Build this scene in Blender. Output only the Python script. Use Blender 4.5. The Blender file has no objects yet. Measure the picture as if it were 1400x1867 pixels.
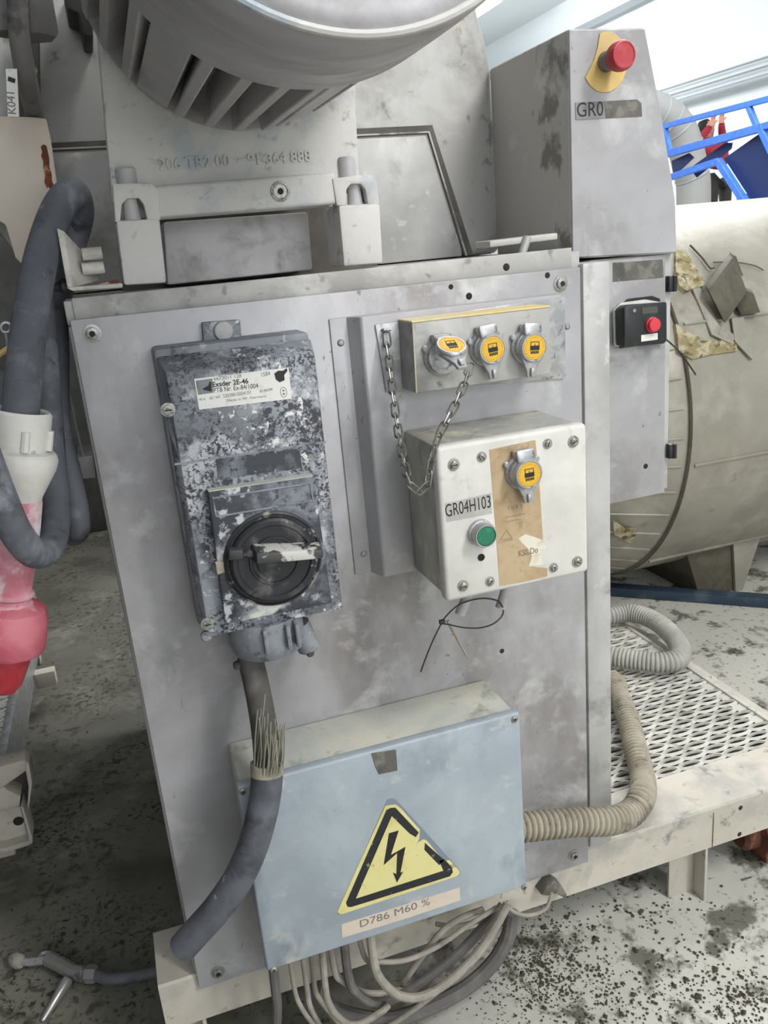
import bpy, bmesh, math, random
from mathutils import Vector, Matrix

random.seed(7)
C = bpy.context.scene.collection
PI = math.pi

# ------------------------------------------------------------------ camera
W_, H_, F_ = 1400.0, 1867.0, 1530.394
CAM = Vector((0.03678, -1.09004, 1.27798))
# rows: image right, image down, forward, all in world axes
RX = Vector((0.94504361, -0.31572305, -0.08492071)).normalized()
RF = Vector((0.27761465, 0.91210844, -0.30164266)).normalized()
RD = RF.cross(RX).normalized()
RX = RD.cross(RF).normalized()

cam_d = bpy.data.cameras.new('camera')
cam = bpy.data.objects.new('camera', cam_d)
C.objects.link(cam)
cam_d.sensor_fit = 'VERTICAL'
cam_d.sensor_height = 36.0
cam_d.lens = F_ / H_ * 36.0
cam_d.clip_start = 0.02
cam.matrix_world = Matrix(((RX.x, -RD.x, -RF.x, CAM.x), (RX.y, -RD.y, -RF.y, CAM.y), (RX.z, -RD.z, -RF.z, CAM.z), (0, 0, 0, 1)))
bpy.context.scene.camera = cam

# ------------------------------------------------------------------ world, lights, exposure
sc = bpy.context.scene
w = bpy.data.worlds.new('hall_air')
sc.world = w
w.use_nodes = True
bg = w.node_tree.nodes['Background']
bg.inputs[0].default_value = (0.93, 0.97, 1.0, 1)
bg.inputs[1].default_value = 0.5
sc.view_settings.view_transform = 'Standard'
sc.view_settings.look = 'None'
sc.view_settings.gamma = 1.0
sc.view_settings.use_curve_mapping = False
sc.view_settings.exposure = 0.0


def area(name, loc, target, sx, sy, watts, col=(1, 1, 1)):
    d = bpy.data.lights.new(name, 'AREA')
    d.shape = 'RECTANGLE'
    d.size, d.size_y, d.energy, d.color = sx, sy, watts, col
    o = bpy.data.objects.new(name, d)
    C.objects.link(o)
    o.location = loc
    v = Vector(target) - Vector(loc)
    o.rotation_euler = v.to_track_quat('-Z', 'Y').to_euler()
    return o


area('hall_lamp_front', (1.9, -2.4, 4.8), (0.6, 0.0, 0.7), 0.5, 4.0, 270, (1, 0.985, 0.965))
area('added_front_fill', (0.9, -5.95, 1.9), (0.6, 0.0, 1.3), 4.5, 3.6, 210, (0.97, 0.985, 1.0))  # added soft fill from behind the camera, no door is built there
area('hall_lamp_middle', (2.4, 1.6, 4.8), (1.6, 1.2, 0), 0.5, 3.0, 80, (1, 0.985, 0.965))
area('hall_lamp_right', (5.6, 4.0, 4.8), (6.6, 4.0, 1.2), 0.6, 8.0, 650, (0.97, 0.99, 1.0))
area('hall_lamp_far', (5.0, 12.0, 4.8), (6.6, 12.0, 1.2), 0.6, 8.0, 900, (0.97, 0.99, 1.0))


# ------------------------------------------------------------------ helpers
def at(px, py, **k):
    """world point where the ray through a photo pixel meets a plane X=, Y= or Z="""
    ax, val = list(k.items())[0]
    i = 'XYZ'.index(ax)
    d = RX * (px - W_ / 2) + RD * (py - H_ / 2) + RF * F_
    t = (val - CAM[i]) / d[i]
    return CAM + d * t


def srgb(r, g, b):
    f = lambda c: (c / 255 / 12.92) if c / 255 <= 0.04045 else ((c / 255 + 0.055) / 1.055) ** 2.4
    return (f(r), f(g), f(b), 1)


ORG = {}


def tag(o, label=None, cat=None, group=None, kind=None):
    if label: o['label'] = label
    if cat: o['category'] = cat
    if group: o['group'] = group
    if kind: o['kind'] = kind
    return o


def thing(name, label, cat, loc, group=None):
    o = bpy.data.objects.new(name, None)
    C.objects.link(o)
    o.location = loc
    o.empty_display_size = 0.03
    ORG[o.name] = Vector(loc)
    return tag(o, label, cat, group)


class B:
    """collects geometry in world coordinates, then links it as one mesh object"""

    def __init__(s):
        s.bm = bmesh.new()

    def box(s, x0, x1, y0, y1, z0, z1, bev=0.0, seg=2):
        r = bmesh.ops.create_cube(s.bm, size=1)
        vs = r['verts']
        for v in vs:
            v.co = Vector((x0 + (v.co.x + .5) * (x1 - x0), y0 + (v.co.y + .5) * (y1 - y0), z0 + (v.co.z + .5) * (z1 - z0)))
        if bev:
            es = list({e for v in vs for e in v.link_edges})
            bmesh.ops.bevel(s.bm, geom=es, offset=bev, segments=seg, affect='EDGES', profile=.5)
        return s

    def loft(s, front, back, bev=0.0, seg=2, sides_only=False):
        a = [s.bm.verts.new(p) for p in front]
        b = [s.bm.verts.new(p) for p in back]
        n = len(a)
        fs = [s.bm.faces.new(a), s.bm.faces.new(list(reversed(b)))]
        for i in range(n):
            fs.append(s.bm.faces.new((a[(i + 1) % n], a[i], b[i], b[(i + 1) % n])))
        bmesh.ops.recalc_face_normals(s.bm, faces=fs)
        if bev:
            es = list({e for f in fs for e in f.edges})
            bmesh.ops.bevel(s.bm, geom=es, offset=bev, segments=seg, affect='EDGES', profile=.5)
        return s

    def prism(s, pts, vec, bev=0.0, seg=2):
        v = Vector(vec)
        pts = [Vector(p) for p in pts]
        return s.loft(pts, [p + v for p in pts], bev, seg)

    def pxprism(s, pix, Y, depth, bev=0.0, seg=2, zmin=-9):
        """outline given by photo pixels on the plane Y, extruded back by depth"""
        P = [at(x, y, Y=Y) for x, y in pix]
        for p in P: p.z = max(p.z, zmin)
        return s.prism(P, (0, depth, 0), bev, seg)

    def lathe(s, prof, p, axis, seg=24, caps=True):
        ax = Vector(axis).normalized()
        u = ax.orthogonal().normalized()
        w2 = ax.cross(u)
        p = Vector(p)
        rings = []
        fs = []
        for r, h in prof:
            if r < 1e-6:
                rings.append([s.bm.verts.new(p + ax * h)])
            else:
                rings.append([s.bm.verts.new(p + ax * h + (u * math.cos(2 * PI * k / seg) + w2 * math.sin(2 * PI * k / seg)) * r) for k in range(seg)])
        for a, b in zip(rings, rings[1:]):
            for k in range(seg):
                k2 = (k + 1) % seg
                if len(a) == 1 and len(b) == 1: continue
                if len(a) == 1: fs.append(s.bm.faces.new((a[0], b[k], b[k2])))
                elif len(b) == 1: fs.append(s.bm.faces.new((a[k], b[0], a[k2])))
                else: fs.append(s.bm.faces.new((a[k], b[k], b[k2], a[k2])))
        if caps:
            for rr in (rings[0], rings[-1]):
                if len(rr) > 2: fs.append(s.bm.faces.new(rr))
        bmesh.ops.recalc_face_normals(s.bm, faces=fs)
        return s

    def cyl(s, a, b, r0, r1=None, seg=20):
        a, b = Vector(a), Vector(b)
        if r1 is None: r1 = r0
        L = (b - a).length
        return s.lathe([(r0, 0), (r1, L)], a, b - a, seg)

    def tube(s, path, r, seg=12, closed=False, flat=1.0):
        path = [Vector(p) for p in path]
        n = len(path)
        tg = []
        for i in range(n):
            if closed: t = path[(i + 1) % n] - path[i - 1]
            else: t = path[min(i + 1, n - 1)] - path[max(i - 1, 0)]
            tg.append(t.normalized())
        nrm = tg[0].orthogonal().normalized()
        rings = []
        for i in range(n):
            nrm = (nrm - tg[i] * nrm.dot(tg[i])).normalized()
            bn = tg[i].cross(nrm)
            rr = r(i / (n - 1)) if callable(r) else r
            rings.append([s.bm.verts.new(path[i] + (nrm * math.cos(2 * PI * k / seg) + bn * math.sin(2 * PI * k / seg) * flat) * rr) for k in range(seg)])
        fs = []
        pr = list(zip(rings, rings[1:]))
        if closed: pr.append((rings[-1], rings[0]))
        for a, b in pr:
            for k in range(seg):
                fs.append(s.bm.faces.new((a[k], b[k], b[(k + 1) % seg], a[(k + 1) % seg])))
        if not closed:
            fs.append(s.bm.faces.new(rings[0]))
            fs.append(s.bm.faces.new(rings[-1]))
        bmesh.ops.recalc_face_normals(s.bm, faces=fs)
        return s

    def build(s, name, mat, parent=None, smooth=True, angle=35):
        me = bpy.data.meshes.new(name)
        if parent is not None:
            org = ORG[parent.name]
        else:
            co = [v.co for v in s.bm.verts]
            org = Vector((sum(c.x for c in co) / len(co), sum(c.y for c in co) / len(co), min(c.z for c in co)))
        for v in s.bm.verts: v.co -= org
        s.bm.to_mesh(me)
        s.bm.free()
        if smooth:
            me.shade_smooth()
            me.set_sharp_from_angle(angle=math.radians(angle))
        me.materials.append(mat)
        o = bpy.data.objects.new(name, me)
        C.objects.link(o)
        if parent is not None:
            o.parent = parent
        else:
            o.location = org
        ORG[o.name] = org.copy()
        return o


def put(name, me, parent, p, rot=None):
    """another object using mesh me, at world point p under parent"""
    o = bpy.data.objects.new(name, me)
    C.objects.link(o)
    o.parent = parent
    o.location = Vector(p) - ORG[parent.name]
    if rot is not None: o.rotation_euler = rot
    ORG[o.name] = Vector(p)
    return o


def smooth_path(pts, n=8, closed=False):
    P = [Vector(p) for p in pts]
    out = []
    m = len(P)
    rng = range(m) if closed else range(m - 1)
    for i in rng:
        if closed: a, b, c, d = P[i - 1], P[i], P[(i + 1) % m], P[(i + 2) % m]
        else: a, b, c, d = P[max(i - 1, 0)], P[i], P[i + 1], P[min(i + 2, m - 1)]
        for k in range(n):
            t = k / n
            out.append(0.5 * ((2 * b) + (c - a) * t + (2 * a - 5 * b + 4 * c - d) * t * t + (3 * b - a - 3 * c + d) * t ** 3))
    if not closed: out.append(P[-1])
    return out


def resample(path, step):
    L = [0]
    for a, b in zip(path, path[1:]): L.append(L[-1] + (b - a).length)
    n = max(2, int(L[-1] / step))
    out, j = [], 0
    for i in range(n + 1):
        t = L[-1] * i / n
        while j < len(path) - 2 and L[j + 1] < t: j += 1
        f = (t - L[j]) / max(1e-9, L[j + 1] - L[j])
        out.append(path[j].lerp(path[j + 1], f))
    return out


def text(s, px0, px1, mat, parent, Y, name='lettering', extrude=0.0003, font_h=None, bold=0.0):
    """lettering whose baseline runs from pixel px0 to px1 on plane Y; font_h is the letter height in metres"""
    cu = bpy.data.curves.new(name, 'FONT')
    cu.body = s
    cu.size = 1
    cu.extrude = 0
    cu.offset = bold
    o = bpy.data.objects.new(name, cu)
    C.objects.link(o)
    bpy.context.view_layer.update()
    dg = bpy.context.evaluated_depsgraph_get()
    me = bpy.data.meshes.new_from_object(o.evaluated_get(dg))
    bpy.data.objects.remove(o)
    bpy.data.curves.remove(cu)
    xs = [v.co.x for v in me.vertices]
    ys = [v.co.y for v in me.vertices]
    x0, wd, y0, hg = min(xs), max(xs) - min(xs), min(ys), max(ys) - min(ys)
    A, Bp = at(*px0, Y=Y), at(*px1, Y=Y)
    ex = Bp - A
    up = Vector((0, 1, 0)).cross(ex).normalized() * -1
    if up.z < 0 and abs(ex.x) > abs(ex.z): up = -up
    if font_h is None: font_h = hg * ex.length / wd
    b = B()
    bm = b.bm
    vs = [bm.verts.new(A + ex * ((v.co.x - x0) / wd) + up * ((v.co.y - y0) / hg * font_h)) for v in me.vertices]
    fs = []
    for p in me.polygons:
        try: fs.append(bm.faces.new([vs[i] for i in p.vertices]))
        except ValueError: pass
    bpy.data.meshes.remove(me)
    r = bmesh.ops.extrude_face_region(bm, geom=fs)
    for v in [g for g in r['geom'] if isinstance(g, bmesh.types.BMVert)]: v.co += Vector((0, -extrude, 0))
    bmesh.ops.recalc_face_normals(bm, faces=bm.faces[:])
    return b.build(name, mat, parent, smooth=False)


# ------------------------------------------------------------------ materials
def mat(name, col, rough=0.6, metal=0.0, layers=(), bump=0.0, bscale=60.0, stretch=(1, 1, 1), emit=None):
    """layers: (colour, noise scale, threshold, softness, detail, stretch) each laid over the one before"""
    m = bpy.data.materials.new(name)
    m.use_nodes = True
    nt = m.node_tree
    N, L = nt.nodes, nt.links
    bs = N['Principled BSDF']
    bs.inputs['Roughness'].default_value = rough
    bs.inputs['Metallic'].default_value = metal
    c = col if len(col) == 4 else srgb(*col)
    if not layers and not bump:
        bs.inputs['Base Color'].default_value = c
        if emit:
            bs.inputs['Emission Color'].default_value = c
            bs.inputs['Emission Strength'].default_value = emit
        return m
    tc = N.new('ShaderNodeTexCoord')
    rgb = N.new('ShaderNodeRGB')
    rgb.outputs[0].default_value = c
    cur = rgb.outputs[0]
    for i, ly in enumerate(layers):
        lc, scl, th, soft = ly[:4]
        det = ly[4] if len(ly) > 4 else 6
        st = ly[5] if len(ly) > 5 else (1, 1, 1)
        amt = ly[6] if len(ly) > 6 else 1.0
        mp = N.new('ShaderNodeMapping')
        mp.inputs['Scale'].default_value = st
        mp.inputs['Location'].default_value = (3.1 * i + len(name) * .37, 1.7 * i, 5.3 * i)
        L.new(tc.outputs['Object'], mp.inputs[0])
        nz = N.new('ShaderNodeTexNoise')
        nz.inputs['Scale'].default_value = scl
        nz.inputs['Detail'].default_value = det
        nz.inputs['Roughness'].default_value = 0.62
        nz.inputs['Distortion'].default_value = 0.3
        L.new(mp.outputs[0], nz.inputs['Vector'])
        mr = N.new('ShaderNodeMapRange')
        mr.inputs['From Min'].default_value = th - soft
        mr.inputs['From Max'].default_value = th + soft
        mr.inputs['To Max'].default_value = amt
        L.new(nz.outputs[0], mr.inputs['Value'])
        fac = mr.outputs[0]
        if len(ly) > 7:
            nz2 = N.new('ShaderNodeTexNoise')
            nz2.inputs['Scale'].default_value = ly[7]
            nz2.inputs['Detail'].default_value = 3
            L.new(mp.outputs[0], nz2.inputs['Vector'])
            mr2 = N.new('ShaderNodeMapRange')
            mr2.inputs['From Min'].default_value = ly[8] - .06
            mr2.inputs['From Max'].default_value = ly[8] + .06
            L.new(nz2.outputs[0], mr2.inputs['Value'])
            mu = N.new('ShaderNodeMath')
            mu.operation = 'MULTIPLY'
            L.new(fac, mu.inputs[0])
            L.new(mr2.outputs[0], mu.inputs[1])
            fac = mu.outputs[0]
        mx = N.new('ShaderNodeMix')
        mx.data_type = 'RGBA'
        L.new(fac, mx.inputs[0])
        L.new(cur, mx.inputs[6])
        mx.inputs[7].default_value = lc if len(lc) == 4 else srgb(*lc)
        cur = mx.outputs[2]
    L.new(cur, bs.inputs['Base Color'])
    if bump:
        nz = N.new('ShaderNodeTexNoise')
        nz.inputs['Scale'].default_value = bscale
        nz.inputs['Detail'].default_value = 5
        L.new(tc.outputs['Object'], nz.inputs['Vector'])
        bp = N.new('ShaderNodeBump')
        bp.inputs['Strength'].default_value = bump
        bp.inputs['Distance'].default_value = 0.004
        L.new(nz.outputs[0], bp.inputs['Height'])
        L.new(bp.outputs[0], bs.inputs['Normal'])
    return m


M = {}
M['panel'] = mat('dusty_stainless_panel', (154, 152, 154), .45, .2, [
    ((184, 183, 186), 3.0, .50, .12, 5), ((136, 131, 129), 4.5, .60, .10, 6, (1, 1, .5)), ((204, 203, 203), 9, .65, .08, 8),
    ((172, 171, 174), 30, .62, .08, 8), ((104, 97, 92), 90, .70, .02, 3, (1, 1, .6), .8, 6, .54)], .12, 40)
M['steel'] = mat('brushed_dusty_steel', (166, 165, 163), .5, .2, [
    ((192, 191, 190), 6, .5, .12), ((136, 133, 129), 9, .62, .07, 8), ((206, 204, 199), 22, .66, .05)], .1, 60)
M['steel_stain'] = mat('stained_steel_sheet', (176, 174, 171), .5, .2, [
    ((152, 150, 146), 5, .54, .04, 8), ((194, 193, 190), 9, .58, .08), ((136, 134, 132), 24, .63, .03, 9), ((142, 130, 104), 14, .70, .05)], .1, 50)
M['steel_side'] = mat('stained_steel_cover', (184, 182, 177), .55, .1, [
    ((126, 123, 117), 6, .57, .025, 10), ((200, 198, 192), 12, .62, .06)], .1, 50)
M['alu'] = mat('dusty_cast_aluminium', (176, 174, 176), .6, .1, [
    ((196, 194, 196), 5, .5, .12), ((146, 143, 143), 14, .62, .08), ((198, 190, 184), 8, .62, .08)], .15, 80)
M['cowl'] = mat('dusty_fan_cowl_metal', (178, 176, 179), .55, .15, [
    ((202, 200, 205), 5, .5, .12, 5, (1, 3, 1)), ((156, 151, 150), 8, .60, .1, 6, (1, 3, 1)), ((192, 182, 174), 6, .64, .06)], .08, 60)
M['cast'] = mat('dusty_painted_casting', (206, 204, 202), .65, .0, [
    ((216, 213, 208), 6, .52, .12), ((178, 186, 194), 10, .60, .06, 9), ((140, 156, 166), 24, .66, .05, 9), ((160, 158, 156), 30, .66, .04)], .15, 90)
M['white'] = mat('chipped_cream_enamel', (214, 208, 194), .5, 0, [
    ((196, 188, 170), 8, .56, .1), ((206, 206, 204), 16, .55, .12), ((120, 112, 96), 60, .72, .03)], .06, 90)
M['whitebox'] = mat('aged_white_enamel', (222, 220, 214), .45, 0, [
    ((206, 203, 196), 8, .54, .1), ((190, 186, 176), 18, .64, .06), ((110, 100, 84), 55, .76, .02)], .05, 90)
M['whitebody'] = mat('grimy_white_enamel', (184, 182, 172), .5, 0, [
    ((152, 154, 150), 9, .5, .1, 6, (1, 1, .4)), ((214, 204, 180), 12, .60, .08), ((108, 110, 106), 30, .66, .05, 8, (1, 1, .3))], .08, 90)
M['jb'] = mat('pale_blue_grey_box', (156, 166, 174), .5, .05, [
    ((174, 184, 191), 7, .5, .12), ((138, 149, 158), 11, .6, .08, 7, (1, 1, .6)), ((194, 195, 190), 18, .66, .06), ((80, 88, 94), 60, .74, .02, 3)], .06, 60)
M['jbbody'] = mat('dusty_grey_box_side', (178, 182, 178), .6, 0, [
    ((204, 202, 188), 7, .5, .12), ((150, 150, 142), 16, .62, .06), ((110, 106, 98), 40, .72, .03)], .08, 70)
M['switch'] = mat('dusted_dark_switch_housing', (118, 122, 129), .55, .05, [
    ((148, 153, 162), 7, .5, .08, 6), ((54, 54, 60), 150, .50, .03, 6, (1, 1, 1), .95, 9, .49), ((186, 189, 195), 18, .56, .04, 9),
    ((50, 49, 55), 260, .53, .03, 4, (1, 1, 1), .95, 14, .48), ((222, 221, 218), 90, .60, .03, 6, (1, 1, 1), 1, 8, .49)], .15, 90)
M['switch_clean'] = mat('grey_switch_housing', (122, 126, 133), .55, .05, [
    ((148, 151, 158), 9, .5, .1), ((84, 86, 92), 40, .60, .05, 8), ((182, 184, 186), 40, .65, .04)], .1, 90)
M['dial'] = mat('scuffed_black_dial', (38, 38, 42), .5, 0, [
    ((84, 83, 84), 24, .58, .05, 8), ((158, 153, 144), 40, .64, .03, 9)], .1, 90)
M['switch_dark'] = mat('dark_scuffed_switch_plate', (62, 64, 71), .5, .05, [
    ((118, 122, 132), 14, .54, .05, 9), ((56, 56, 62), 120, .58, .03, 5), ((196, 198, 200), 46, .61, .03, 8), ((216, 216, 212), 9, .64, .03, 9)], .12, 90)
M['grip'] = mat('worn_black_handle', (58, 58, 60), .5, 0, [
    ((190, 188, 184), 20, .54, .02, 6), ((52, 52, 55), 70, .60, .03)], .1, 90)
M['black'] = mat('black_plastic', (30, 33, 36), .45, 0, [((70, 74, 76), 20, .62, .08)])
M['ink'] = mat('black_print', (32, 31, 33), .6)
M['ink_worn'] = mat('worn_black_print', (38, 38, 42), .6, 0, [((150, 146, 120), 110, .66, .03, 4)])
M['ink_faint'] = mat('faded_print', (150, 132, 112), .7)
M['ink_grey'] = mat('grey_print', (118, 114, 112), .7)
M['yellow'] = mat('yellow_sticker', (226, 180, 52), .5, 0, [((206, 160, 40), 90, .6, .06)])
M['yellow_pale'] = mat('pale_yellow_sign', (224, 216, 150), .55, 0, [
    ((212, 200, 122), 14, .58, .1), ((186, 168, 104), 40, .70, .03)])
M['yellow_plate'] = mat('dirty_yellow_plate', (214, 182, 112), .6, 0, [((196, 176, 132), 20, .50, .1), ((222, 196, 100), 30, .62, .06)])
M['yellow_top'] = mat('dusty_yellowed_top', (218, 204, 160), .6, 0, [((226, 196, 116), 14, .55, .06), ((196, 192, 178), 24, .58, .08)])
M['orange'] = mat('orange_print', (206, 124, 50), .6)
M['red_cap'] = mat('dusty_red_plastic', (176, 52, 62), .5, 0, [((190, 84, 92), 40, .58, .1)])
M['red_btn'] = mat('bright_red_button', (216, 62, 74), .4)
M['green'] = mat('green_button', (30, 118, 88), .4, 0, [((52, 140, 106), 90, .6, .06)])
M['tan'] = mat('brown_aged_sticker', (178, 152, 118), .7, 0, [((192, 170, 136), 26, .5, .1), ((160, 134, 98), 40, .62, .06), ((196, 188, 166), 14, .66, .05)])
M['paper'] = mat('torn_paper', (226, 220, 204), .8, 0, [((212, 200, 178), 60, .58, .06)])
M['label_grey'] = mat('grey_label_tape', (176, 174, 168), .6, 0, [((190, 188, 182), 40, .55, .08)])
M['label_dark'] = mat('dark_scraped_label', (96, 94, 88), .6, 0, [((124, 121, 114), 40, .56, .05), ((78, 76, 72), 25, .60, .05)])
M['label_cream'] = mat('cream_label_strip', (214, 200, 184), .6, 0, [((204, 190, 172), 30, .56, .08)])
M['plate'] = mat('white_nameplate', (232, 230, 226), .45, 0, [((216, 212, 206), 50, .58, .06)])
M['zinc'] = mat('dull_zinc', (168, 168, 170), .4, .5, [((196, 196, 198), 50, .55, .1), ((120, 118, 116), 80, .64, .05)], .08, 120)
M['chain'] = mat('chain_steel', (150, 148, 142), .35, .7, [((104, 100, 92), 80, .58, .08)])
M['screw'] = mat('dull_screw_steel', (162, 160, 156), .4, .5, [((112, 108, 102), 200, .56, .06)])
M['dark_hole'] = mat('dark_recess', (36, 34, 33), .8)
M['rubber'] = mat('dusty_black_rubber', (78, 81, 88), .7, 0, [
    ((98, 101, 109), 8, .5, .1), ((128, 131, 139), 16, .60, .06, 8), ((58, 60, 64), 20, .64, .05), ((158, 160, 166), 30, .70, .03)], .1, 70)
M['rubber_b'] = mat('scuffed_grey_cable_sheath', (74, 76, 82), .65, 0, [
    ((104, 106, 114), 10, .5, .1), ((60, 62, 68), 14, .60, .07, 8), ((176, 180, 186), 26, .685, .025, 8)], .1, 80)
M['rubber_c'] = mat('dark_inner_cable', (72, 69, 66), .7, 0, [((88, 84, 80), 30, .55, .1)])
M['wire'] = mat('frayed_shield_wire', (140, 140, 124), .5, .3)
M['cable'] = mat('dusty_grey_cable', (148, 142, 132), .65, 0, [((172, 166, 154), 20, .55, .1), ((116, 110, 100), 30, .62, .06)], .06, 90)
M['cable_dark'] = mat('dark_grey_cable', (98, 96, 94), .7, 0, [((124, 120, 114), 20, .58, .1)])
M['conduit'] = mat('dusty_ribbed_conduit', (148, 140, 125), .75, 0, [((168, 160, 144), 20, .52, .1), ((116, 110, 98), 30, .60, .06)])
M['hose_grey'] = mat('grey_ribbed_hose', (160, 158, 152), .7, 0, [((178, 176, 168), 18, .55, .1)])
M['beam'] = mat('dusty_cream_beam', (184, 178, 166), .65, 0, [
    ((202, 195, 182), 5, .5, .12), ((166, 163, 158), 9, .6, .08, 8), ((124, 126, 127), 12, .66, .05, 9), ((150, 142, 128), 40, .66, .04)], .08, 60)
M['grating'] = mat('dusty_white_grating', (186, 184, 176), .7, 0, [((202, 200, 192), 10, .5, .1), ((158, 156, 146), 24, .60, .06)])
M['tank'] = mat('dull_tank_cladding', (160, 156, 144), .45, .25, [
    ((142, 138, 126), 3, .52, .1), ((174, 170, 158), 7, .6, .1), ((122, 114, 98), 12, .68, .06)], .06, 20)
M['tank_dark'] = mat('weathered_bracket_steel', (80, 76, 64), .65, .1, [((98, 93, 79), 14, .55, .1), ((74, 70, 60), 30, .62, .06)])
M['insul'] = mat('torn_yellowed_insulation', (178, 170, 144), .9, 0, [((140, 128, 92), 22, .5, .06), ((96, 84, 58), 40, .58, .04)], .8, 60)
M['blue'] = mat('blue_painted_steel', (58, 108, 200), .5, 0, [((74, 124, 214), 20, .6, .1)])
M['blue_panel'] = mat('navy_blue_panel', (18, 38, 88), .6)
M['skid_blue'] = mat('dark_blue_beam', (44, 60, 78), .6, 0, [((74, 88, 98), 14, .55, .08)])
M['duct'] = mat('pale_grey_duct', (138, 138, 136), .7)
M['wall'] = mat('white_wall_panels', (228, 234, 238), .7)
M['ceil'] = mat('white_ceiling_panels', (222, 228, 232), .7)
M['pipe'] = mat('grey_wall_pipe', (150, 156, 162), .5)
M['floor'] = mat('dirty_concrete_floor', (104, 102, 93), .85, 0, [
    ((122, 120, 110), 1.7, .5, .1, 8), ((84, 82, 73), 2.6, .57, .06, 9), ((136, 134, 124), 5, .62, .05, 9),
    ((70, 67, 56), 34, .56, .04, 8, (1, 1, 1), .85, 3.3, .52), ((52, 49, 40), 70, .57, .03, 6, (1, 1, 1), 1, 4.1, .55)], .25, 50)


def add_powder_and_light(m):
    """white powder and painted light on the right part of the floor, with ragged edge and trodden dirt"""
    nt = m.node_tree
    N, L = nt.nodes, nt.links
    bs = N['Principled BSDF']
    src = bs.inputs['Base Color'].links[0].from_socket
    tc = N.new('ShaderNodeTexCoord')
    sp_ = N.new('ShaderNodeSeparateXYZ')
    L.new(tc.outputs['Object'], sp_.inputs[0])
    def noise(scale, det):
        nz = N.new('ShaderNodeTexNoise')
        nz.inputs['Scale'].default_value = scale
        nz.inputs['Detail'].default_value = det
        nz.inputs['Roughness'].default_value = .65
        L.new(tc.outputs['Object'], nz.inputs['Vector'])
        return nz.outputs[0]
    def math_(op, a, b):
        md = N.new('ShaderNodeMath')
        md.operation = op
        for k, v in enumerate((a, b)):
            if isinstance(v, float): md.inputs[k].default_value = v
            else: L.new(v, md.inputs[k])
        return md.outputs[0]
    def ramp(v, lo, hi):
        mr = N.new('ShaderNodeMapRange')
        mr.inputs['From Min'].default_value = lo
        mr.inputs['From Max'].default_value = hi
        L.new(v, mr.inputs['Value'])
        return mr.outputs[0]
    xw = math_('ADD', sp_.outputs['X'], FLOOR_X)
    edge = ramp(math_('ADD', xw, math_('MULTIPLY', noise(2.2, 6), .9)), .62, 1.02)  # brightness painted in: pale floor to the right, left stays dark as shade
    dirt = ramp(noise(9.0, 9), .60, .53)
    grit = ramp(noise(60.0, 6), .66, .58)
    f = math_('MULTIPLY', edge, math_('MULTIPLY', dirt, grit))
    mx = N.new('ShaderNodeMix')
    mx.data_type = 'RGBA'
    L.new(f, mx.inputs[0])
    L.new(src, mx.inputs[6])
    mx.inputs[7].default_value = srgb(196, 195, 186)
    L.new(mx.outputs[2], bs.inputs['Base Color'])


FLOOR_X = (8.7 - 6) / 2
add_powder_and_light(M['floor'])
M['crumb'] = mat('dark_dirt_crumbs', (74, 69, 55), .9)
M['rust'] = mat('rusty_brown_iron', (112, 68, 48), .8, 0, [((84, 50, 36), 12, .52, .08), ((146, 92, 66), 26, .62, .06)], .3, 60)
M['rust_dark'] = mat('flaking_rust', (116, 62, 38), .85, 0, [((148, 86, 54), 40, .54, .06), ((206, 180, 152), 36, .585, .03, 8), ((74, 38, 24), 60, .64, .03)])
M['cream'] = mat('rust_spotted_cream_plate', (222, 211, 198), .55, 0, [((228, 214, 200), 6, .5, .1), ((206, 180, 146), 9, .66, .05), ((96, 64, 40), 34, .76, .02)])
M['bracket'] = mat('white_worn_bracket', (206, 202, 194), .55, 0, [((176, 172, 166), 24, .55, .06), ((120, 82, 58), 18, .71, .03)])
M['plug_red'] = mat('dusty_red_plug', (186, 108, 122), .7, 0, [((214, 180, 190), 9, .48, .08, 8), ((226, 216, 220), 14, .57, .06, 9), ((170, 62, 80), 26, .62, .04)])
M['plug_collar'] = mat('red_plug_collar', (180, 82, 98), .65, 0, [((196, 116, 128), 12, .52, .1), ((220, 188, 192), 24, .64, .05)])
M['plug_white'] = mat('dusty_white_gland', (216, 214, 208), .6, 0, [((196, 194, 188), 12, .55, .08), ((150, 142, 132), 34, .70, .04)])
M['gland'] = mat('grey_cable_gland', (124, 121, 121), .7, .05, [((128, 126, 126), 20, .52, .08), ((84, 82, 82), 26, .62, .06)])
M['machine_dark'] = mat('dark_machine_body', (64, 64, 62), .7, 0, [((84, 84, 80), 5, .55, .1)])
M['gasket'] = mat('dark_rubber_gasket', (86, 82, 76), .7, 0, [((104, 100, 92), 20, .55, .1)])
M['brass'] = mat('silver_nozzle_metal', (176, 176, 172), .3, .7)
M['tube_light'] = mat('lit_fluorescent_tube', (255, 255, 255), emit=8.0)
M['skin'] = mat('skin', (196, 140, 122), .6)
M['red_cloth'] = mat('red_work_shirt', (150, 34, 52), .8)
M['dark_cloth'] = mat('black_work_trousers', (40, 38, 36), .8)
M['hair'] = mat('dark_hair', (30, 26, 26), .8)


# ------------------------------------------------------------------ the hall
def struct(name, b, m):
    return tag(b.build(name, m, None, smooth=False), kind='structure')


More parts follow.
